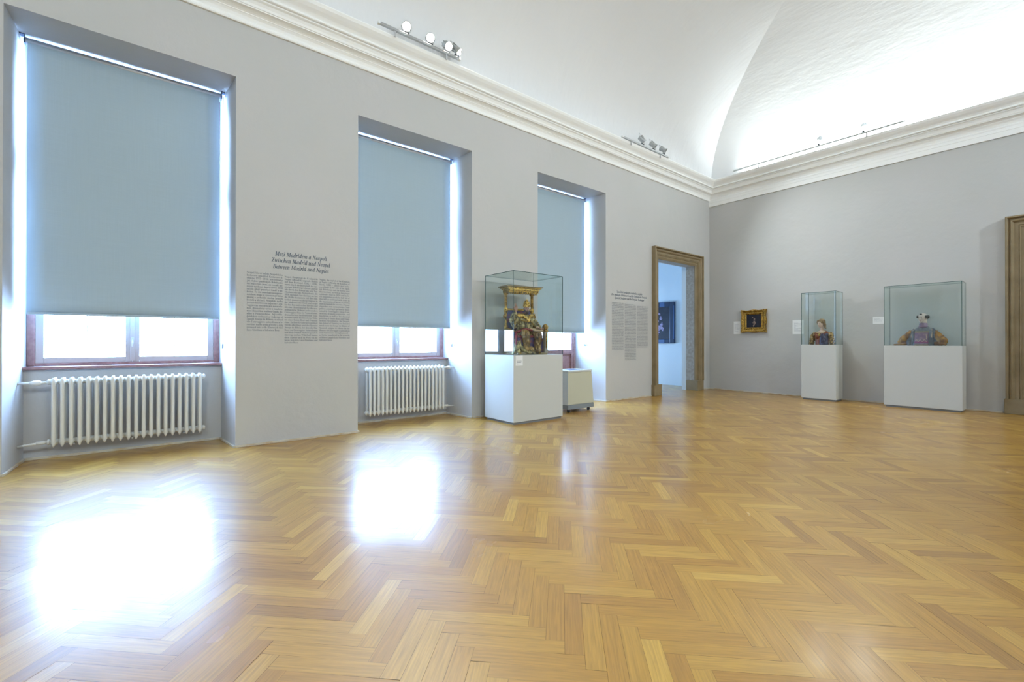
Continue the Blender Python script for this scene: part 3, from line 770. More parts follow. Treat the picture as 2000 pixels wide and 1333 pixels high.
def column(name, lines, w, hgt, m, parent, loc, rot, last=.6):
    """every line of type fitted to the column width, the last one ragged"""
    pitch = hgt / len(lines); vs, fs = [], []
    dg = bpy.context.evaluated_depsgraph_get()
    for i, ln in enumerate(lines):
        c = bpy.data.curves.new('line', 'FONT'); c.body = mathify(ln, 'b'); c.size = 1; c.resolution_u = 1
        o = bpy.data.objects.new('line', c); COL.objects.link(o); dg.update()
        me = o.evaluated_get(dg).to_mesh()
        xs = [v.co.x for v in me.vertices]; x0, x1 = min(xs), max(xs)
        tw = w if i < len(lines) - 1 else min(w, w * len(ln) / 34.0)
        kx = tw / (x1 - x0); ky = pitch * 1.02; b0 = len(vs)
        vs += [((v.co.x - x0) * kx, v.co.y * ky - (i + .78) * pitch, 0) for v in me.vertices]
        fs += [tuple(b0 + k for k in p.vertices) for p in me.polygons]
        o.evaluated_get(dg).to_mesh_clear(); bpy.data.objects.remove(o); bpy.data.curves.remove(c)
    me = bpy.data.meshes.new(name); me.from_pydata(vs, [], fs); me.materials.append(m)
    o = bpy.data.objects.new(name, me); COL.objects.link(o); o.parent = parent; o.location = loc; o.rotation_euler = rot
    return o
def break_lines(t, n):
    """n lines of about equal length, words hyphenated where needed"""
    L = len(t) / n; out = []; rest = t.strip()
    while len(out) < n - 1:
        k = int(round(L)); cut = rest.rfind(' ', 0, k + 2)
        if cut > k - 4: out.append(rest[:cut]); rest = rest[cut + 1:]
        else:
            out.append(rest[:k - 1] + '-'); rest = rest[k - 1:]
        rest = rest.strip(); L = len(rest) / max(1, n - len(out))
    out.append(rest); return out
X_T = XW + 0.0008
root = thing('wall_text', 'large three-column wall text headed Between Madrid and Naples, between the first two windows', 'wall text', (X_T, 1.25, 1.4), 0, None)
title = text_mesh('heading', mathify('Mezi Madridem a Neapoli\nZwischen Madrid und Neapel\nBetween Madrid and Naples', 'bi'), .056, M_ink, root, (0, 0, .512), RW, None, 'CENTER', 1.0, 1.0, .186)
xs = [v.co.x for v in title.data.vertices]; k = .565 / (max(xs) - min(xs)); mid = (max(xs) + min(xs)) / 2
for v in title.data.vertices: v.co.x = (v.co.x - mid) * k
for body, y0, w, zt, zb in ((CZ, .753, .318, 1.690, 1.108), (DE, 1.087, .318, 1.676, .985), (EN, 1.423, .318, 1.676, 1.013)):
    column('text_column', body.split(chr(10)), w, zt - zb, M_ink2, root, (0, y0 - 1.25, zt - 1.4), RW)
SUB = ('Španělské sochařství a technika estofado\nDie spanische Bildhauerei und die Technik des Estofado\nSpanish Sculpture and the Estofado Technique')
CZ2 = 'Španělská polychromovaná plastika vznikala ve spolupráci řezbáře a malíře. Dřevo bylo nejprve pokryto křídovým podkladem, poté plátkovým zlatem a nakonec barvou, do níž byl vyškrábán jemný vzor napodobující drahé tkaniny. Tato technika se nazývá estofado a dodávala sochám světců mimořádnou živost. Inkarnáty byly malovány olejem a leštěny, oči bývaly skleněné. Sochy se užívaly při procesích i na oltářích a měly věřící dojmout svou skutečností. '
DE2 = 'Die spanische polychrome Plastik entstand in der Zusammenarbeit von Schnitzer und Maler. Das Holz wurde zunächst mit Kreidegrund bedeckt, dann mit Blattgold belegt und schließlich bemalt; in die Farbe kratzte man feine Muster, die kostbare Stoffe nachahmen. Diese Technik heißt Estofado und verlieh den Heiligenfiguren eine außerordentliche Lebendigkeit. Die Inkarnate wurden mit Öl gemalt und poliert, die Augen waren aus Glas. Die Skulpturen dienten bei Prozessionen wie auf Altären. '
EN2 = 'Spanish polychrome sculpture was the joint work of a carver and a painter. The wood was first covered with a chalk ground, then with gold leaf and finally with paint, into which fine patterns were scratched in imitation of precious fabrics. This technique is called estofado and gave the figures of saints an extraordinary liveliness. The flesh tones were painted in oil and polished, the eyes were made of glass. The sculptures were used in processions and on altars. '
root = thing('wall_text', 'smaller three-column wall text on Spanish sculpture, immediately left of the open doorway', 'wall text', (X_T, 6.72, 1.3))
t = text_mesh('heading', mathify(SUB, 'bi'), .05, M_ink, root, (0, 0, .615), RW, None, 'CENTER', 1.0, 1.0, .165)
xs = [v.co.x for v in t.data.vertices]; k = 1.02 / (max(xs) - min(xs)); mid = (max(xs) + min(xs)) / 2
for v in t.data.vertices: v.co.x = (v.co.x - mid) * k
for body, y0, w, zt, zb, n_ in ((CZ2 * 3, 6.225, .315, 1.705, .868, 31), (DE2 * 3, 6.575, .325, 1.690, .685, 37), (EN2 * 3, 6.930, .325, 1.672, .910, 28)):
    column('text_column', break_lines(body, n_), w, zt - zb, M_ink2, root, (0, y0 - 6.72, zt - 1.3), RW)

def small_lines(root, w, h, n, top, m):
    rr = random.Random(5)
    b = MB()
    for k in range(n):
        z = top - k * (h / n); x = -w / 2
        if rr.random() < .12: continue
        while x < w / 2 - .004:
            l = min(rr.uniform(.006, .022), w / 2 - x); b.box(x, x + l, -.0048, -.0041, z - .0022, z + .0022, m); x += l + .004
            if rr.random() < .08: break
    b.build('printed_lines', root)
for loc, w, h, nn, lab in (((-4.420, YB, 1.308), .135, .262, 14, 'white text card left of the gold-framed painting'),
                           ((-3.292, YB, 1.292), .185, .262, 14, 'white text card beside and partly behind the glass of the female bust'),
                           ((-2.09, YB, 1.372), .150, .115, 5, 'small wide text card between the two cases on the end wall')):
    r = thing('wall_label', lab, 'label', loc, 0); b = MB(); b.box(-w / 2, w / 2, -.004, 0, -h / 2, h / 2, M_cardw); b.build('card', r, bevel=.001)
    small_lines(r, w * .72, h * .66, nn, h * .30, M_inkl)

# ------------------------------------------------------------------ display cases
def case(loc, wx, wy, zp, zt, label):
    root = thing('display_case', label, 'display case', loc)
    hx, hy = wx / 2, wy / 2
    b = MB(); b.box(-hx, hx, -hy, hy, .03, zp, M_ped); b.build('pedestal', root, bevel=.002)
    b = MB(); b.box(-hx + .018, hx - .018, -hy + .018, hy - .018, .0012, .03, M_ped2); b.build('plinth', root)
    t = .006
    def pane(x0, x1, y0, y1, z0, z1, nrm):
        p = MB(); vs = [(x, y, z) for x in (x0, x1) for y in (y0, y1) for z in (z0, z1)]
        for fc, ax in (((0, 1, 3, 2), 0), ((4, 6, 7, 5), 0), ((0, 4, 5, 1), 1), ((2, 3, 7, 6), 1), ((0, 2, 6, 4), 2), ((1, 5, 7, 3), 2)):
            p.add([vs[i] for i in fc], [(0, 1, 2, 3)], M_glass if ax == nrm else M_edge)
        o = p.build('glass_pane', root)
        bm = bmesh.new(); bm.from_mesh(o.data); bmesh.ops.remove_doubles(bm, verts=bm.verts, dist=1e-5); bmesh.ops.recalc_face_normals(bm, faces=bm.faces); bm.to_mesh(o.data); bm.free()
    g = .0005
    pane(-hx, -hx + t, -hy, hy, zp + g, zt - t - g, 0); pane(hx - t, hx, -hy, hy, zp + g, zt - t - g, 0)
    pane(-hx + t + g, hx - t - g, -hy, -hy + t, zp + g, zt - t - g, 1); pane(-hx + t + g, hx - t - g, hy - t, hy, zp + g, zt - t - g, 1)
    pane(-hx, hx, -hy, hy, zt - t, zt, 2)
    return root
case((-4.569, 3.874, 0), .592, .836, .846, 1.875, 'big glass display case on a grey pedestal, holding the enthroned figure')
case((-2.828, 9.245, 0), .522, .350, .966, 1.880, 'narrow tall glass case on a grey pedestal, holding the female bust')
case((-1.484, 9.245, 0), .885, .350, .957, 1.888, 'broad glass case on a grey pedestal, holding the male bust with spread sleeves')
r = thing('pedestal_label', 'white card on the front corner of the enthroned figure\'s pedestal', 'label', (-4.273, 3.545, .780), PI / 2)
b = MB(); b.box(-.056, .056, -.003, 0, -.062, .062, M_cardw); b.build('card', r, bevel=.001); small_lines(r, .07, .05, 3, -.005, M_ink)

# ------------------------------------------------------------------ dehumidifier in the third niche
def dehumidifier():
    a = Vector((-4.508, 4.635)); c = Vector((-4.516, 5.175)); wy = (c - a).length
    root = thing('dehumidifier', 'cream metal dehumidifier on castors between the big case and the third window', 'dehumidifier', (-4.70, 4.905, 0))
    hy, hx = wy / 2, .19
    b = MB(); z0, z1 = .115, .575
    lo = [(-hx, -hy, z0), (hx, -hy, z0), (hx, hy, z0), (-hx, hy, z0)]; ti = .022
    hi = [(-hx + ti, -hy + ti, z1), (hx - ti, -hy + ti, z1), (hx - ti, hy - ti, z1), (-hx + ti, hy - ti, z1)]
    b.add(lo + hi, [(3, 2, 1, 0), (4, 5, 6, 7), (1, 2, 6, 5), (3, 0, 4, 7)], M_cream); b.add(lo + hi, [(0, 1, 5, 4), (2, 3, 7, 6)], M_cream2)
    b.build('housing', root, bevel=.006)
    b = MB(); b.box(-hx + ti - .004, hx - ti + .010, -hy + ti - .006, hy - ti + .006, z1, z1 + .028, M_cream2); t = b.build('lid', root, bevel=.008)
    b = MB()
    for k in range(9): b.box(-.10, .10, -.13 + k * .032, -.115 + k * .032, z1 + .027, z1 + .031, M_navy2)
    b.build('air_grille', t)
    b = MB(); b.box(-hx - .002, hx + .004, -hy - .002, hy + .002, .052, .114, M_band); b.build('base_band', root, bevel=.004)
    for sx in (-1, 1):
        for sy in (-1, 1):
            w = MB(); w.lathe([(.001, -.012), (.022, -.012), (.022, .012), (.001, .012)], M_dark, (sx * (hx - .05), sy * (hy - .06), .023), 'Y', 14)
            w.box(sx * (hx - .05) - .012, sx * (hx - .05) + .012, sy * (hy - .06) - .018, sy * (hy - .06) + .018, .030, .056, M_dark); w.build('castor', root)
dehumidifier()

# ------------------------------------------------------------------ track lights
def rail(loc, length, axis, label):
    root = thing('lighting_track', label, 'lighting track', loc, 0 if axis == 'y' else PI / 2)
    b = MB(); b.box(-.017, .017, -length / 2, length / 2, -.012, .012, M_metal); b.build('rail', root, bevel=.002)
    b = MB(); b.box(-.006, .006, -length / 2 + .01, length / 2 - .01, .012, .016, M_dark); b.build('conductor_slot', root)
    for s in (-1, 1):
        e = MB(); e.box(-.019, .019, s * length / 2 - .012, s * length / 2 + .012, -.014, .014, M_cardw); e.build('end_cap', root, bevel=.003)
        f = MB(); f.box(-.006, .006, s * length * .32 - .01, s * length * .32 + .01, -.075, -.012, M_alu); f.build('foot', root)
    return root
def spotlight(loc, target, label, lit, group, power=0, size=70, radius=.03):
    """loc is on top of the rail; the head hangs on a yoke and aims at target"""
    root = thing('spotlight', label, 'spotlight', loc, 0, group)
    L = Vector(loc); hc = Vector((0, 0, .085)); d = (Vector(target) - (L + hc)).normalized()
    rot = d.to_track_quat('-Z', 'Y').to_matrix().to_4x4()
    b = MB(); b.box(-.014, .014, -.030, .030, 0, .022, M_dark); b.tube([(0, 0, .02), (0, 0, .035)], .008, M_metal, 8); b.build('adapter', root, bevel=.002)
    sd = (rot @ Vector((1, 0, 0))).normalized(); sd.z = 0; sd.normalize()
    b = MB(); pts = []
    for k in range(9):
        a_ = PI * k / 8; pts.append(Vector((0, 0, .035)) + sd * (-.050 * math.cos(a_)) * 1.0 + Vector((0, 0, (.055 if k in (0, 8) else 0)))) if False else None
    b.tube([Vector((0, 0, .035)), sd * .050 + Vector((0, 0, .045)), sd * .052 + hc], .0045, M_metal, 6); b.tube([Vector((0, 0, .035)), sd * -.050 + Vector((0, 0, .045)), sd * -.052 + hc], .0045, M_metal, 6); b.build('yoke', root)
    def tr(m_): m_.v = [tuple(rot @ Vector(v) + hc) for v in m_.v]; return m_
    h = MB(); h.lathe([(.001, .085), (.022, .085), (.034, .072), (.038, .03), (.040, .0), (.048, -.035), (.052, -.045), (.049, -.045), (.036, -.02), (.02, .005), (.001, .01)], M_metal); ho = tr(h).build('housing', root)
    f = MB()
    for k in range(8):
        a_ = k * PI / 4; f.box(-.002, .002, .030, .046, .02, .075, M_metal, Matrix.Rotation(a_, 4, 'Z'))
    tr(f).build('cooling_fins', ho)
    g = MB(); g.lathe([(.001, -.0325), (.044, -.0325), (.044, -.0345), (.001, -.0345)], M_lens if lit else M_lens2); tr(g).build('lens', root)
    c = MB(); c.tube([hc + rot @ Vector((0, 0, .085)), hc + rot @ Vector((0, .02, .12)) + Vector((0, 0, .02)), Vector((0, .045, .13)), Vector((0, .06, .06)), Vector((0, .028, .012))], .003, M_alu, 6); c.build('cable', root)
    if power:
        p = L + hc + d * .055; spot('spot_beam', p, target, power, size, 1.0, radius)
    return root
Xa = XW + .29
rail((Xa, 2.46, 4.455), 1.02, 'y', 'lighting track with lit lamps above the middle window')
G = 'spotlights on the tracks above the cornice'
spotlight((Xa, 2.27, 4.468), (0.3, 0.3, 0.9), 'lit spotlight farthest left on the near track, glaring at the viewer', True, G, 260, 75)
spotlight((Xa, 2.57, 4.468), (0.2, 0.6, 0.9), 'lit spotlight in the middle of the near track, the brightest glare', True, G, 260, 75)
spotlight((Xa, 2.80, 4.468), (1.5, 3.5, 0.0), 'lit spotlight right of the brightest one on the near track', True, G, 160, 75)
spotlight((Xa, 2.93, 4.468), (-2.0, 6.5, 0.5), 'silver spotlight at the far right end of the near track, its pale lens in view', True, G, 120, 60)
Xb = XW + .27
rail((Xb, 6.83, 4.425), 1.34, 'y', 'lighting track above the window wall near the far corner')
spotlight((Xb, 6.72, 4.438), (-3.4, 9.4, 1.3), 'silver spotlight leftmost of three on the far-corner track', False, G, 40, 50)
spotlight((Xb, 7.05, 4.438), (-2.2, 9.4, 1.2), 'silver spotlight in the middle of three on the far-corner track', False, G, 40, 80)
spotlight((Xb, 7.36, 4.438), (-1.0, 9.4, 1.3), 'silver spotlight rightmost of three on the far-corner track', False, G, 210, 90)
Yc = YB - .28
rail((-3.03, Yc, 4.465), 2.66, 'x', 'long pale lighting track above the end wall')
spotlight((-2.86, Yc, 4.478), (-3.4, 6.0, 0.3), 'left spotlight on the end-wall track', True, G, 60, 70)
spotlight((-2.22, Yc, 4.478), (-2.0, 6.0, 0.2), 'right spotlight on the end-wall track', True, G, 60, 70)
# unseen fill spots, added to brighten the window wall, end wall and vault
for y in (-2.0, 1.5, 5.0, 8.0):
    spot('fill_spot', (3.7, y, 4.6), (-5.0, y + .5, 3.0), 450, 105, .8, .08)
for x in (-3.5, 0, 3): spot('fill_spot', (x, -3.7, 4.6), (x - .5, 9.0, 4.0), 70, 80, .8, .08)

# ------------------------------------------------------------------ sculptures
def V(*a): return Vector(a)
def hand(b, wrist, direction, up, m, size=1.0, curl=.5, spread=.18):
    """palm, four separate fingers of unequal length and a thumb from the side of the palm"""
    d = Vector(direction).normalized(); u = Vector(up); u = (u - d * u.dot(d)).normalized(); s = d.cross(u)
    w = Vector(wrist); k = size
    b.tube([w - d * .01 * k, w, w + d * .02 * k, w + d * .042 * k], [(.008 * k, .012 * k), (.008 * k, .012 * k), (.0085 * k, .019 * k), (.007 * k, .018 * k)], m, 10, up=u)
    for i, (off, ln) in enumerate(((-.0145, .036), (-.005, .042), (.005, .039), (.0140, .030))):
        p = w + d * .040 * k + s * off * k; pts = [p]; dd = (d + s * off / .0145 * spread).normalized(); c_ = curl * (1 if i > 1 else .25)
        for j in range(3):
            dd = (dd * math.cos(c_ * .6) - u * math.sin(c_ * .6)).normalized(); pts.append(pts[-1] + dd * ln * k / 3)
        b.tube(pts, [.0048 * k, .0046 * k, .0042 * k, .0034 * k], m, 8)
    p = w + d * .012 * k - s * .014 * k
    b.tube([p, p + (d * .7 - s * .8 - u * .1).normalized() * .016 * k, p + (d * .9 - s * .45 - u * .2).normalized() * .034 * k], [.0062 * k, .0055 * k, .004 * k], m, 8)

def head(parent, c, rz, tilt, s, skin, lips, beard=None, hgt=1.0):
    """face looks along local +X; s = half head width"""
    M = Matrix.Translation(c) @ Matrix.Rotation(rz, 4, 'Z') @ Matrix.Rotation(tilt, 4, 'Y')
    b = MB(); k = s
    def E_(p, r, rot=None): b.ell((0, 0, 0), (r[0] * k, r[1] * k, r[2] * k), skin, Matrix.Translation(Vector(p) * k) @ (rot or Matrix.Identity(4)), 16, 12)
    E_((-.15, 0, .35), (1.12, .98, 1.10)); E_((.28, 0, -.05), (.72, .78, 1.05)); E_((.45, 0, -.70), (.50, .58, .52)); E_((.74, 0, -1.02), (.24, .28, .20))
    E_((.62, -.42, -.18), (.30, .28, .30)); E_((.62, .42, -.18), (.30, .28, .30))                       # cheekbones
    E_((.86, 0, .30), (.16, .56, .11))                                                                     # brow
    b.tube([Vector((.90, 0, .24)) * k, Vector((1.10, 0, -.12)) * k, Vector((1.20, 0, -.28)) * k, Vector((1.02, 0, -.38)) * k], [.10 * k, .13 * k, .17 * k, .13 * k], skin, 10)
    E_((1.02, -.15, -.33), (.12, .10, .09)); E_((1.02, .15, -.33), (.12, .10, .09))
    E_((.90, 0, -.60), (.16, .26, .10)); E_((.88, 0, -.73), (.16, .22, .09))
    for sg in (-1, 1): E_((-.12, sg * .98, -.05), (.22, .10, .34)); E_((.86, sg * .36, .10), (.14, .19, .11))
    b.v = [tuple(M @ Vector(v)) for v in b.v]
    o = b.build('head', parent, remesh=k * .10, smooth_it=3)
    e = MB()
    for sg in (-1, 1):
        e.ell((0, 0, 0), (.07 * k, .135 * k, .065 * k), M_eye, M @ Matrix.Translation(Vector((.985, sg * .35, .09)) * k), 10, 8)
        e.ell((0, 0, 0), (.06 * k, .24 * k, .035 * k), beard or M_hairg, M @ Matrix.Translation(Vector((.985, sg * .36, .36)) * k), 10, 8)
    e.build('eyes', o)
    l = MB(); l.ell((0, 0, 0), (.07 * k, .21 * k, .045 * k), lips, M @ Matrix.Translation(Vector((1.03, 0, -.61)) * k), 10, 6); l.ell((0, 0, 0), (.07 * k, .17 * k, .05 * k), lips, M @ Matrix.Translation(Vector((1.01, 0, -.71)) * k), 10, 6); l.build('lips', o)
    return o, M

def enthroned_figure():
    root = thing('seated_statue', 'gilt carving of a bearded man in a tall crown on a canopied gold throne', 'sculpture', (-4.565, 3.885, .8475), math.radians(-9))
    # --- throne
    th = MB(); th.box(-.175, .195, -.225, .225, 0, .028, M_stone); th.box(-.165, .150, -.19, .19, .028, .215, M_bluec); thr = th.build('throne', root, bevel=.004)
    b = MB(); b.box(-.150, .150, -.185, .185, .216, .245, M_red); b.build('seat_cushion', thr, bevel=.012)
    for sy in (-1, 1):
        b = MB(); y = sy * .203; x = -.150
        b.box(x - .022, x + .022, y - .022, y + .022, .028, .24, M_gold); b.box(x - .027, x + .027, y - .027, y + .027, .024, .06, M_gold)
        b.lathe([(.001, .24), (.024, .24), (.026, .26), (.014, .275), (.013, .30), (.019, .33), (.022, .36), (.016, .42), (.013, .50), (.018, .53), (.014, .545), (.026, .56), (.028, .60), (.020, .615), (.014, .625)] +
                [(.0165, .63), (.0165, .775), (.024, .785), (.030, .81), (.001, .812)], M_gold2, (x, y, 0), 'Z', 16)
        for k in range(8):
            a_ = k * PI / 4; b.tube([(x + .0165 * math.cos(a_), y + .0165 * math.sin(a_), .64), (x + .0165 * math.cos(a_), y + .0165 * math.sin(a_), .77)], .0035, M_gold, 6)
        for k in range(6): a_ = k * PI / 3; b.ell((x + .026 * math.cos(a_), y + .026 * math.sin(a_), .800), (.009, .009, .013), M_gold, None, 8, 6)
        b.build('back_post', thr)
        # arms with scrolled ends
        a = MB(); y = sy * .208
        if sy < 0:
            a.tube([(-.14, y, .335), (-.02, y, .320), (.07, y, .300)], [(.014, .018)] * 3, M_gold, 10); a.box(-.02, .06, y - .016, y + .016, .028, .30, M_bluec); a.build('armrest', thr); continue
        a.tube([(-.14, y, .345), (-.02, y, .335), (.10, y, .330), (.165, y, .345)], [(.014, .018)] * 4, M_gold, 10)
        a.lathe([(.001, -.022), (.034, -.022), (.038, -.010), (.038, .010), (.034, .022), (.001, .022)], M_gold2, (.172, y, .352), 'Y', 20)
        for r_ in (.030, .016):
            pts = [(.172 + r_ * math.cos(t * PI / 8), y + (-1 if sy > 0 else 1) * .023, .352 + r_ * math.sin(t * PI / 8)) for t in range(17)]; a.tube(pts, .005, M_gold, 6)
        for t in range(10): a_ = t * PI / 5; a.ell((.172 + .036 * math.cos(a_), y, .352 + .036 * math.sin(a_)), (.010, .014, .010), M_gold, None, 8, 6)
        a.box(.145, .190, y - .022, y + .022, .028, .315, M_stone2); a.box(.139, .196, y - .028, y + .028, .018, .062, M_stone2); a.box(.140, .195, y - .026, y + .026, .290, .318, M_gold)
        a.tube([(.193, y, .08), (.196, y, .18), (.193, y, .28)], [.006, .010, .006], M_gold, 8)
        a.build('armrest', thr)
    b = MB(); b.box(-.168, -.150, -.185, .185, .235, .582, M_bluec); b.build('backrest', thr, bevel=.003)
    b = MB(); b.box(-.172, -.132, -.19, .19, .582, .602, M_gold); b.box(-.176, -.128, -.19, .19, .600, .608, M_stone); b.build('crossbar', thr, bevel=.002)
    b = MB(); y1 = .245
    b.box(-.195, -.020, -y1 + .02, y1 - .02, .812, .850, M_gold); b.box(-.205, -.008, -y1 + .005, y1 - .005, .850, .862, M_gold2); b.box(-.215, .005, -y1 - .012, y1 + .012, .866, .880, M_gold); b.box(-.225, .018, -y1 - .034, y1 + .034, .882, .896, M_stone)
    for k in range(24): yy = -y1 + .03 + k * (2 * y1 - .06) / 23; b.box(-.018, -.006, yy - .0055, yy + .0055, .836, .849, M_gold2)
    for k in range(17):
        yy = -y1 + .045 + k * (2 * y1 - .09) / 16; b.ell((-.020, yy, .806), (.007, .011, .016 + .006 * math.cos(k * PI / 8) ** 2), M_gold, None, 8, 6)
    b.build('canopy', thr)
    for sy in (-1, 1):
        k = MB(); k.ell((-.135, sy * .225, .500), (.028, .028, .030), M_gold, None, 12, 10); k.ell((-.125, sy * .225, .535), (.014, .014, .012), M_gold2, None, 10, 8); k.tube([(-.14, sy * .20, .46), (-.13, sy * .235, .485), (-.12, sy * .225, .50)], .010, M_gold, 8); k.build('carved_knob', thr)
    # --- robed body, one continuous surface
    b = MB(); m = M_robe
    b.tube([V(-.02, 0, .215), V(-.01, 0, .27), V(0, 0, .34), V(0, 0, .41), V(-.01, 0, .465), V(-.015, 0, .500), V(0, 0, .525)], [(.105, .135), (.095, .125), (.078, .105), (.076, .112), (.066, .122), (.042, .085), (.028, .034)], m, 24, up=(1, 0, 0))
    # sleeves: right arm raised, left arm resting on the lap
    b.tube([V(-.01, -.095, .470), V(.02, -.150, .445), V(.045, -.195, .430), V(.06, -.222, .435)], [.042, .044, .046, .042], m, 14)
    b.tube([V(.06, -.222, .432), V(.072, -.214, .475), V(.082, -.200, .520), V(.086, -.192, .545)], [.042, .038, .031, .024], m, 14)
    b.tube([V(.02, -.18, .44), V(.03, -.19, .39), V(.03, -.17, .34)], [(.05, .03), (.045, .022), (.03, .015)], m, 12, up=(1, 0, 0))
    b.tube([V(-.01, .095, .470), V(.02, .130, .420), V(.05, .150, .370), V(.09, .155, .345)], [.042, .043, .041, .038], m, 14)
    b.tube([V(.08, .155, .345), V(.12, .145, .335), V(.145, .135, .330)], [.036, .030, .024], m, 14)
    # falling cloth at the right hip down to the base
    b.tube([V(.02, -.12, .28), V(.08, -.155, .22), V(.11, -.175, .13), V(.12, -.190, .06), V(.13, -.195, .012)], [(.06, .045), (.055, .038), (.050, .036), (.058, .045), (.07, .055)], m, 14, up=(1, 0, 0))
    b.build('robe', root, remesh=.0042, smooth_it=2, disp=.0075, dscale=26)
    b = MB(); m = M_tunic
    for sy, kx, ky in ((-1, .175, -.090), (1, .180, .092)):
        b.tube([V(.0, sy * .07, .26), V(.07, sy * .08, .275), V(.135, ky * .95, .272), V(kx, ky, .245)], [.062, .060, .056, .050], m, 16)
        b.tube([V(kx - .012, ky, .262), V(kx + .006, ky, .215), V(kx - .002, ky * .9, .140), V(kx - .005, ky * .95, .080), V(kx - .005, ky * 1.02, .040)], [.048, .050, .042, .040, .044], m, 16)
    b.tube([V(.09, 0, .245), V(.115, 0, .19), V(.12, 0, .11), V(.14, 0, .035)], [(.035, .070), (.025, .075), (.025, .080), (.035, .095)], m, 16, up=(1, 0, 0))
    b.build('tunic', root, remesh=.0042, smooth_it=2, disp=.007, dscale=28)
    b = MB(); m = M_robe
    b.tube([V(.12, -.15, .10), V(.165, -.125, .07), V(.185, -.07, .035), V(.185, 0, .024), V(.18, .08, .030)], [(.03, .055), (.03, .050), (.022, .04), (.018, .035), (.018, .035)], m, 12)
    b.build('robe_hem', root, remesh=.0046, smooth_it=2, disp=.003, dscale=26)
    # gold mantle on the shoulders and its band across the chest
    b = MB(); m = M_gold2
    b.tube([V(-.035, -.125, .475), V(.01, -.105, .500), V(.04, -.062, .502), V(.062, -.020, .470), V(.074, .008, .438)], [(.022, .018), (.034, .030), (.028, .022), (.018, .014), (.010, .008)], m, 14)
    b.tube([V(-.035, .125, .475), V(.01, .100, .500), V(.035, .060, .500), V(.060, .030, .470), V(.074, .012, .440)], [(.026, .018), (.034, .026), (.028, .022), (.020, .014), (.012, .010)], M_robe, 14)
    mo = b.build('mantle', root, remesh=.0042, smooth_it=2, disp=.0025, dscale=30)
    b = MB(); b.tube([V(.055, -.105, .445), V(.086, -.05, .430), V(.092, 0, .428), V(.080, .05, .428)], .006, M_gold, 8); b.ell((.094, .004, .432), (.010, .016, .016), M_gold2, None, 12, 8)
    b.tube([V(.070, .014, .470), V(.088, .055, .410), V(.086, .090, .365), V(.098, .12, .335)], .0055, M_gold, 8); b.build('clasp', mo)
    b = MB()
    b.tube([V(.06, -.155, .285), V(.105, -.130, .300), V(.135, -.085, .325), V(.155, -.03, .318), V(.17, .03, .305)], [(.018, .034), (.016, .032), (.014, .026), (.012, .020), (.008, .014)], M_red, 12)
    b.tube([V(.05, -.165, .28), V(.09, -.185, .20), V(.11, -.195, .12), V(.12, -.19, .06)], [(.034, .014), (.040, .016), (.036, .016), (.020, .012)], M_red, 12)
    b.build('crimson_drape', root, remesh=.0042, smooth_it=2, disp=.003, dscale=34)
    # white sleeve and book on the lap
    b = MB(); R_ = Matrix.Translation(V(.150, .085, .320)) @ Matrix.Rotation(math.radians(12), 4, 'Z') @ Matrix.Rotation(math.radians(16), 4, 'Y')
    b.box(-.045, .050, -.085, .085, -.011, -.008, M_dark, R_); b.box(-.042, .047, -.082, .082, -.008, .006, M_cream3, R_); b.build('book', root, bevel=.003)
    b = MB(); b.tube([V(.10, .135, .350), V(.125, .120, .346), V(.150, .105, .342)], [.022, .020, .015], M_cream3, 12); b.build('white_cuff', root)
    b = MB(); hand(b, (.150, .105, .343), (.75, .45, -.10), (0, 0, 1), M_skin, 1.0, .5); b.build('left_hand', root)
    b = MB(); hand(b, (.088, -.190, .555), (.15, .10, 1), (1, .2, -.1), M_skin, 1.25, 1.2); b.build('right_hand', root)
    for x, y, a_ in ((.215, -.185, -.5), (.205, .105, .25), (.190, .035, .1)):
        b = MB(); Mx = Matrix.Translation(V(x - .03, y, .022)) @ Matrix.Rotation(a_, 4, 'Z')
        b.ell((0, 0, 0), (.040, .018, .018), M_gold2, Mx, 14, 10); b.ell((0, 0, 0), (.022, .020, .024), M_gold2, Mx @ Matrix.Translation(V(-.025, 0, .006)), 14, 10); b.build('shoe', root)
    # --- head, beard, crown
    hc = V(.040, .002, .592); ho, M = head(root, hc, math.radians(-6), math.radians(6), .0375, M_skin, M_lip, M_beard)
    k = .0375; b = MB()
    def B_(p, r, mm): b.ell((0, 0, 0), (r[0] * k, r[1] * k, r[2] * k), mm, M @ Matrix.Translation(Vector(p) * k), 12, 10)
    for p, r in (((.62, 0, -1.05), (.46, .50, .50)), ((.66, -.18, -1.45), (.26, .22, .42)), ((.66, .18, -1.45), (.26, .22, .42)), ((.25, -.66, -.62), (.36, .22, .50)), ((.25, .66, -.62), (.36, .22, .50)), ((.98, -.22, -.50), (.12, .22, .09)), ((.98, .22, -.50), (.12, .22, .09))): B_(p, r, M_beard)
    B_((-.45, 0, -.1), (.85, .98, .85), M_beard)
    b.build('beard_and_hair', ho, remesh=.0035, smooth_it=2, disp=.002, dscale=60)
    b = MB()
    def rot(v): return M @ (Vector(v) * k)
    prof = [(1.10, .62), (1.16, .66), (1.18, .95), (1.14, 1.0), (1.12, 1.35), (1.18, 1.40), (1.16, 1.62), (1.05, 1.70), (.98, 2.05), (1.02, 2.1), (.98, 2.3), (.82, 2.6), (.50, 2.95), (.18, 3.15), (.12, 3.25), (.17, 3.38), (.10, 3.5), (.001, 3.55)]
    rings = [[rot((r * 1.0 * math.cos(2 * PI * j / 24) - .12, r * math.sin(2 * PI * j / 24), z)) for j in range(24)] for r, z in prof]
    b.loft(rings, M_gold2)
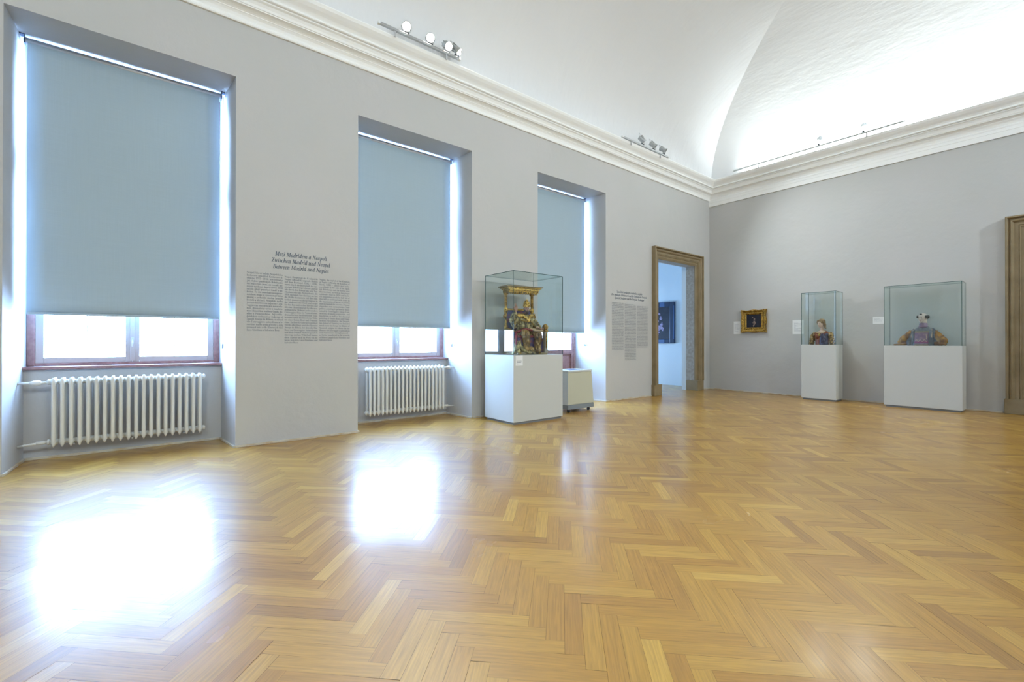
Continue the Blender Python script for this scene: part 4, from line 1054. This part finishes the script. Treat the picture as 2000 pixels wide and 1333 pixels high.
    for zc_, rr, n_, hh in ((1.12, 1.16, 10, .34), (1.80, 1.10, 9, .30), (2.42, .92, 8, .26)):
        for j in range(n_):
            a_ = 2 * PI * j / n_; x, y = rr * math.cos(a_) - .12, rr * math.sin(a_)
            b.ell((0, 0, 0), (.10 * k, .13 * k, hh * k), M_gold2, M @ Matrix.Translation(Vector((x, y, zc_ + .1)) * k) @ Matrix.Rotation(a_, 4, 'Z'), 8, 8)
            b.ell(rot((x * 1.03, y * 1.03, zc_ - .30)), (.08 * k,) * 3, M_red if j % 2 else M_gold, None, 8, 6)
    b.build('crown', ho)
enthroned_figure()

def female_bust():
    # faces the viewer, head turned a little to her right
    root = thing('female_bust', 'painted wooden bust of a young woman with golden-brown hair and a red-brown brocade dress', 'sculpture', (-2.822, 9.250, .9675), math.radians(-90 - 12))
    b = MB()   # local +X = front, +Y = image right
    b.tube([V(0, 0, .0), V(.002, 0, .06), V(0, 0, .12), V(0, 0, .17), V(-.005, 0, .205), V(-.01, 0, .225), V(-.008, 0, .245)], [(.070, .108), (.068, .104), (.070, .112), (.066, .128), (.056, .140), (.046, .105), (.030, .050)], M_dress, 28, up=(1, 0, 0))
    b.ell((.050, -.048, .140), (.034, .040, .042), M_dress); b.ell((.050, .048, .140), (.034, .040, .042), M_dress)
    b.build('bodice', root, remesh=.005, smooth_it=3, disp=.0015, dscale=40)
    for sy in (-1, 1):
        b = MB(); b.tube([V(-.005, sy * .118, .205), V(.0, sy * .145, .165), V(.008, sy * .160, .10), V(.012, sy * .172, .04), V(.014, sy * .176, .0)], [.034, .042, .040, .036, .036], M_slv, 18)
        for z, y in ((.155, .148), (.115, .158), (.075, .165), (.035, .173)):
            b.lathe([(.040, -.006), (.048, 0), (.040, .006)], M_slv, (.008, sy * y, z), 'Z', 18)
        b.build('puffed_sleeve', root, remesh=.0046, smooth_it=2, disp=.003, dscale=40)
    b = MB(); b.tube([V(.060, .030, .185), V(.078, .040, .14), V(.080, .046, .08), V(.082, .05, .0)], [(.014, .030), (.018, .040), (.020, .046), (.022, .050)], M_cloakb, 16, up=(1, 0, 0)); b.tube([V(-.01, .10, .215), V(.045, .085, .16), V(.062, .09, .08), V(.066, .09, 0)], [(.02, .03), (.022, .032), (.022, .034), (.024, .036)], M_cloakb, 14, up=(1, 0, 0)); b.build('cloak', root, remesh=.0046, smooth_it=2, disp=.004, dscale=30)
    b = MB()
    b.tube([V(-.008, 0, .21), V(-.004, 0, .245), V(.006, -.002, .275), V(.012, -.004, .31), V(.016, -.005, .345)], [(.036, .058), (.032, .040), (.029, .031), (.028, .029), (.030, .030)], M_skinp, 20, up=(1, 0, 0))
    b.ell((.012, 0, .222), (.040, .078, .022), M_skinp); b.build('neck', root, remesh=.0046, smooth_it=2)
    b = MB(); pts = [V(.055, -.072, .226), V(.068, -.05, .212), V(.076, 0, .204), V(.068, .05, .212), V(.052, .075, .228)]
    b.tube(pts, [(.007, .004)] * 5, M_cream3, 8); b.build('neckline_trim', root)
    b = MB(); pts = [V(-.008 + .050 * math.cos(t), .044 * math.sin(t), .262 - .030 * max(0, math.cos(t))) for t in [i * PI / 10 - PI for i in range(21)]]
    b.tube(pts, .0022, M_gold, 6); b.lathe([(.001, 0), (.019, 0), (.021, .004), (.015, .007), (.001, .008)], M_gold2, (.080, -.004, .172), 'X', 18)
    b.tube([V(.040, -.010, .236), V(.066, -.014, .215), V(.082, -.006, .186)], .002, M_gold, 6); b.build('pendant', root)
    ho, M = head(root, V(.030, -.006, .366), math.radians(-10), math.radians(8), .051, M_skinp, M_lip, M_hairg); k = .051
    b = MB()
    def B_(p, r): b.ell((0, 0, 0), (r[0] * k, r[1] * k, r[2] * k), M_hairg, M @ Matrix.Translation(Vector(p) * k), 14, 12)
    B_((-.42, 0, .62), (1.18, 1.20, 1.02)); B_((-.75, 0, -.1), (.70, 1.02, .9)); B_((.30, 0, 1.02), (.62, .95, .42)); B_((.32, -.72, .66), (.44, .40, .50)); B_((.32, .72, .66), (.44, .40, .50))
    B_((-.05, -1.02, .15), (.42, .24, .55)); B_((-.05, 1.02, .15), (.42, .24, .60)); B_((.05, -1.10, .50), (.34, .22, .34))
    for sy in (1,): b.tube([M @ (Vector((-.35, .95, .0)) * k), M @ (Vector((-.45, 1.0, -.7)) * k), M @ (Vector((-.35, 1.05, -1.3)) * k), M @ (Vector((-.3, 1.45, -1.9)) * k)], [.024, .020, .017, .008], M_hairg, 10)
    b.tube([M @ (Vector((-.55, -.8, .0)) * k), M @ (Vector((-.6, -.85, -.9)) * k), M @ (Vector((-.4, -.95, -1.5)) * k)], [.022, .018, .008], M_hairg, 10)
    b.build('hair', ho, remesh=.0045, smooth_it=2, disp=.0035, dscale=34)
female_bust()

def male_bust():
    root = thing('male_bust', 'painted bust of a tonsured man in a purple vestment with wide golden-brown sleeves', 'sculpture', (-1.488, 9.250, .9585), math.radians(-90 - 10))
    b = MB()
    b.tube([V(0, 0, 0), V(.0, 0, .06), V(0, 0, .13), V(0, 0, .19), V(-.002, 0, .240), V(-.005, 0, .275), V(-.005, 0, .300)], [(.092, .150), (.090, .142), (.084, .135), (.076, .134), (.064, .118), (.048, .075), (.038, .046)], M_grb, 28, up=(1, 0, 0))
    b.tube([V(-.005, -.095, .245), V(0, -.130, .205), V(.006, -.150, .14), V(.01, -.165, .06), V(.01, -.17, 0)], [.030, .036, .040, .040, .042], M_grb, 14)
    b.tube([V(-.005, .095, .245), V(0, .130, .205), V(.006, .148, .14), V(.01, .158, .06), V(.01, .16, 0)], [.030, .036, .040, .040, .042], M_grb, 14)
    b.build('vestment', root, remesh=.0055, smooth_it=3, disp=.002, dscale=26)
    b = MB()
    def sheet(y0, y1, z0, z1, off, m, nx=10, nz=10):
        pr = [(0, .092, .150), (.06, .090, .142), (.13, .084, .135), (.19, .076, .134), (.24, .064, .118), (.275, .048, .09)]
        def surf(y, z):
            for (a_, ra, rb), (c_, rc, rd) in zip(pr, pr[1:]):
                if z <= c_: t = (z - a_) / (c_ - a_); A_ = ra + (rc - ra) * t; B2 = rb + (rd - rb) * t; break
            return A_ * math.sqrt(max(0, 1 - (y / B2) ** 2))
        for o_ in (off, off - .006):
            pass
        front = [[V(surf(y0 + (y1 - y0) * i / nx, z0 + (z1 - z0) * j / nz) + off, y0 + (y1 - y0) * i / nx, z0 + (z1 - z0) * j / nz) for i in range(nx + 1)] for j in range(nz + 1)]
        vs = [p for r in front for p in r] + [p - V(.010, 0, 0) for r in front for p in r]; n1 = (nx + 1) * (nz + 1); fs = []
        for j in range(nz):
            for i in range(nx): a_ = j * (nx + 1) + i; fs.append((a_, a_ + 1, a_ + nx + 2, a_ + nx + 1)); fs.append((a_ + n1, a_ + nx + 1 + n1, a_ + nx + 2 + n1, a_ + 1 + n1))
        for i in range(nx): fs.append((i, i + n1, i + 1 + n1, i + 1)); q = nz * (nx + 1) + i; fs.append((q, q + 1, q + 1 + n1, q + n1))
        for j in range(nz): q = j * (nx + 1); fs.append((q, q + nx + 1, q + nx + 1 + n1, q + n1)); q += nx; fs.append((q, q + n1, q + nx + 1 + n1, q + nx + 1))
        b.add(vs, fs, m, True)
    sheet(-.082, .086, 0, .205, .006, M_pur); po = b.build('front_panel', root)
    b = MB(); sheet(-.082, .086, .040, .062, .0085, M_mag); sheet(-.085, .089, .200, .218, .0085, M_olive)
    sheet(-.082, .086, 0, .020, .0085, M_olive)
    rr = random.Random(3)
    for k in range(14):
        y = -.06 + k * .0095; z = .075 + .014 * math.sin(k * 1.3); x = .088 * math.sqrt(1 - (y / .142) ** 2) + .010
        b.ell((x, y, z), (.004, .006, .0045), M_cream3, Matrix.Rotation(rr.uniform(-1, 1), 4, 'X'), 8, 6)
    for k in range(6): b.ell((.086, .066 + .003 * math.sin(k), .10 + k * .013), (.004, .004, .007), M_cream3, None, 8, 6)
    b.build('embroidery', po)
    for sy in (-1, 1):
        b = MB(); b.tube([V(.062 - .01, sy * .106, .0), V(.070, sy * .104, .10), V(.062, sy * .104, .18), V(.040, sy * .100, .228)], [(.008, .020)] * 4, M_grb, 10, up=(1, 0, 0))
        b.tube([V(.070, sy * .122, .12), V(.060, sy * .120, .18), V(.035, sy * .112, .232), V(.0, sy * .105, .258)], .0055, M_cream3, 8); b.build('shoulder_band', root)
    # wide sleeves spreading onto the pedestal
    b = MB(); b.tube([V(.0, -.140, .215), V(.02, -.185, .150), V(.035, -.235, .085), V(.045, -.275, .030)], [(.034, .028), (.046, .036), (.050, .040), (.040, .028)], M_gsl, 18)
    b.tube([V(.03, -.19, .03), V(.04, -.25, .020), V(.05, -.31, .013), V(.05, -.350, .010)], [(.022, .045), (.018, .05), (.012, .040), (.008, .02)], M_gsl, 14, up=(0, 0, 1))
    b.build('left_sleeve', root, remesh=.0055, smooth_it=3, disp=.007, dscale=16)
    b = MB(); b.tube([V(.0, .140, .205), V(.02, .180, .150), V(.035, .225, .095), V(.045, .265, .050), V(.045, .285, .028)], [(.034, .028), (.048, .038), (.056, .046), (.050, .044), (.030, .026)], M_gsl, 18)
    b.tube([V(.03, .16, .03), V(.05, .22, .028), V(.05, .285, .022)], [(.028, .045), (.026, .05), (.018, .035)], M_gsl, 14, up=(0, 0, 1))
    b.build('right_sleeve', root, remesh=.0055, smooth_it=3, disp=.007, dscale=16)
    b = MB(); b.lathe([(.001, .275), (.062, .275), (.058, .290), (.052, .300), (.050, .330), (.044, .345), (.001, .345)], M_pur, (-.004, 0, 0), 'Z', 24); b.build('high_collar', root)
    b = MB(); b.tube([V(-.004, 0, .31), V(-.002, 0, .35), V(.002, -.002, .40)], [.044, .041, .042], M_skinm, 20); b.build('neck', root)
    ho, M = head(root, V(.016, -.004, .418), math.radians(-14), math.radians(0), .054, M_skinm, M_lip, M_hairb); k = .054
    b = MB(); N_ = 30
    for j in range(N_):
        a_ = math.radians(62) + (2 * PI - math.radians(124)) * j / (N_ - 1)
        x, y = 1.05 * math.cos(a_) - .2, 1.08 * math.sin(a_)
        side = abs(math.sin(a_)); 
        b.ell((0, 0, 0), (.24 * k, .22 * k, (.34 + .20 * (1 - side)) * k), M_hairb, M @ Matrix.Translation(Vector((x, y * (1 + .14 * side), .42 - .3 * (1 - side))) * k) @ Matrix.Rotation(a_, 4, 'Z'), 10, 8)
    b.ell((0, 0, 0), (.30 * k, .34 * k, .28 * k), M_hairb, M @ Matrix.Translation(Vector((-.1, 1.22, .42)) * k), 10, 8); b.ell((0, 0, 0), (.26 * k, .20 * k, .26 * k), M_hairb, M @ Matrix.Translation(Vector((-.0, -1.16, .40)) * k), 10, 8)
    b.build('tonsure', ho, remesh=.0042, smooth_it=1, disp=.003, dscale=60)
    b = MB(); b.ell((0, 0, 0), (.16 * k, .36 * k, .18 * k), M_hairb, M @ Matrix.Translation(Vector((.66, 0, 1.10)) * k) @ Matrix.Rotation(.7, 4, 'Y'), 14, 10); b.build('forelock', ho)
male_bust()
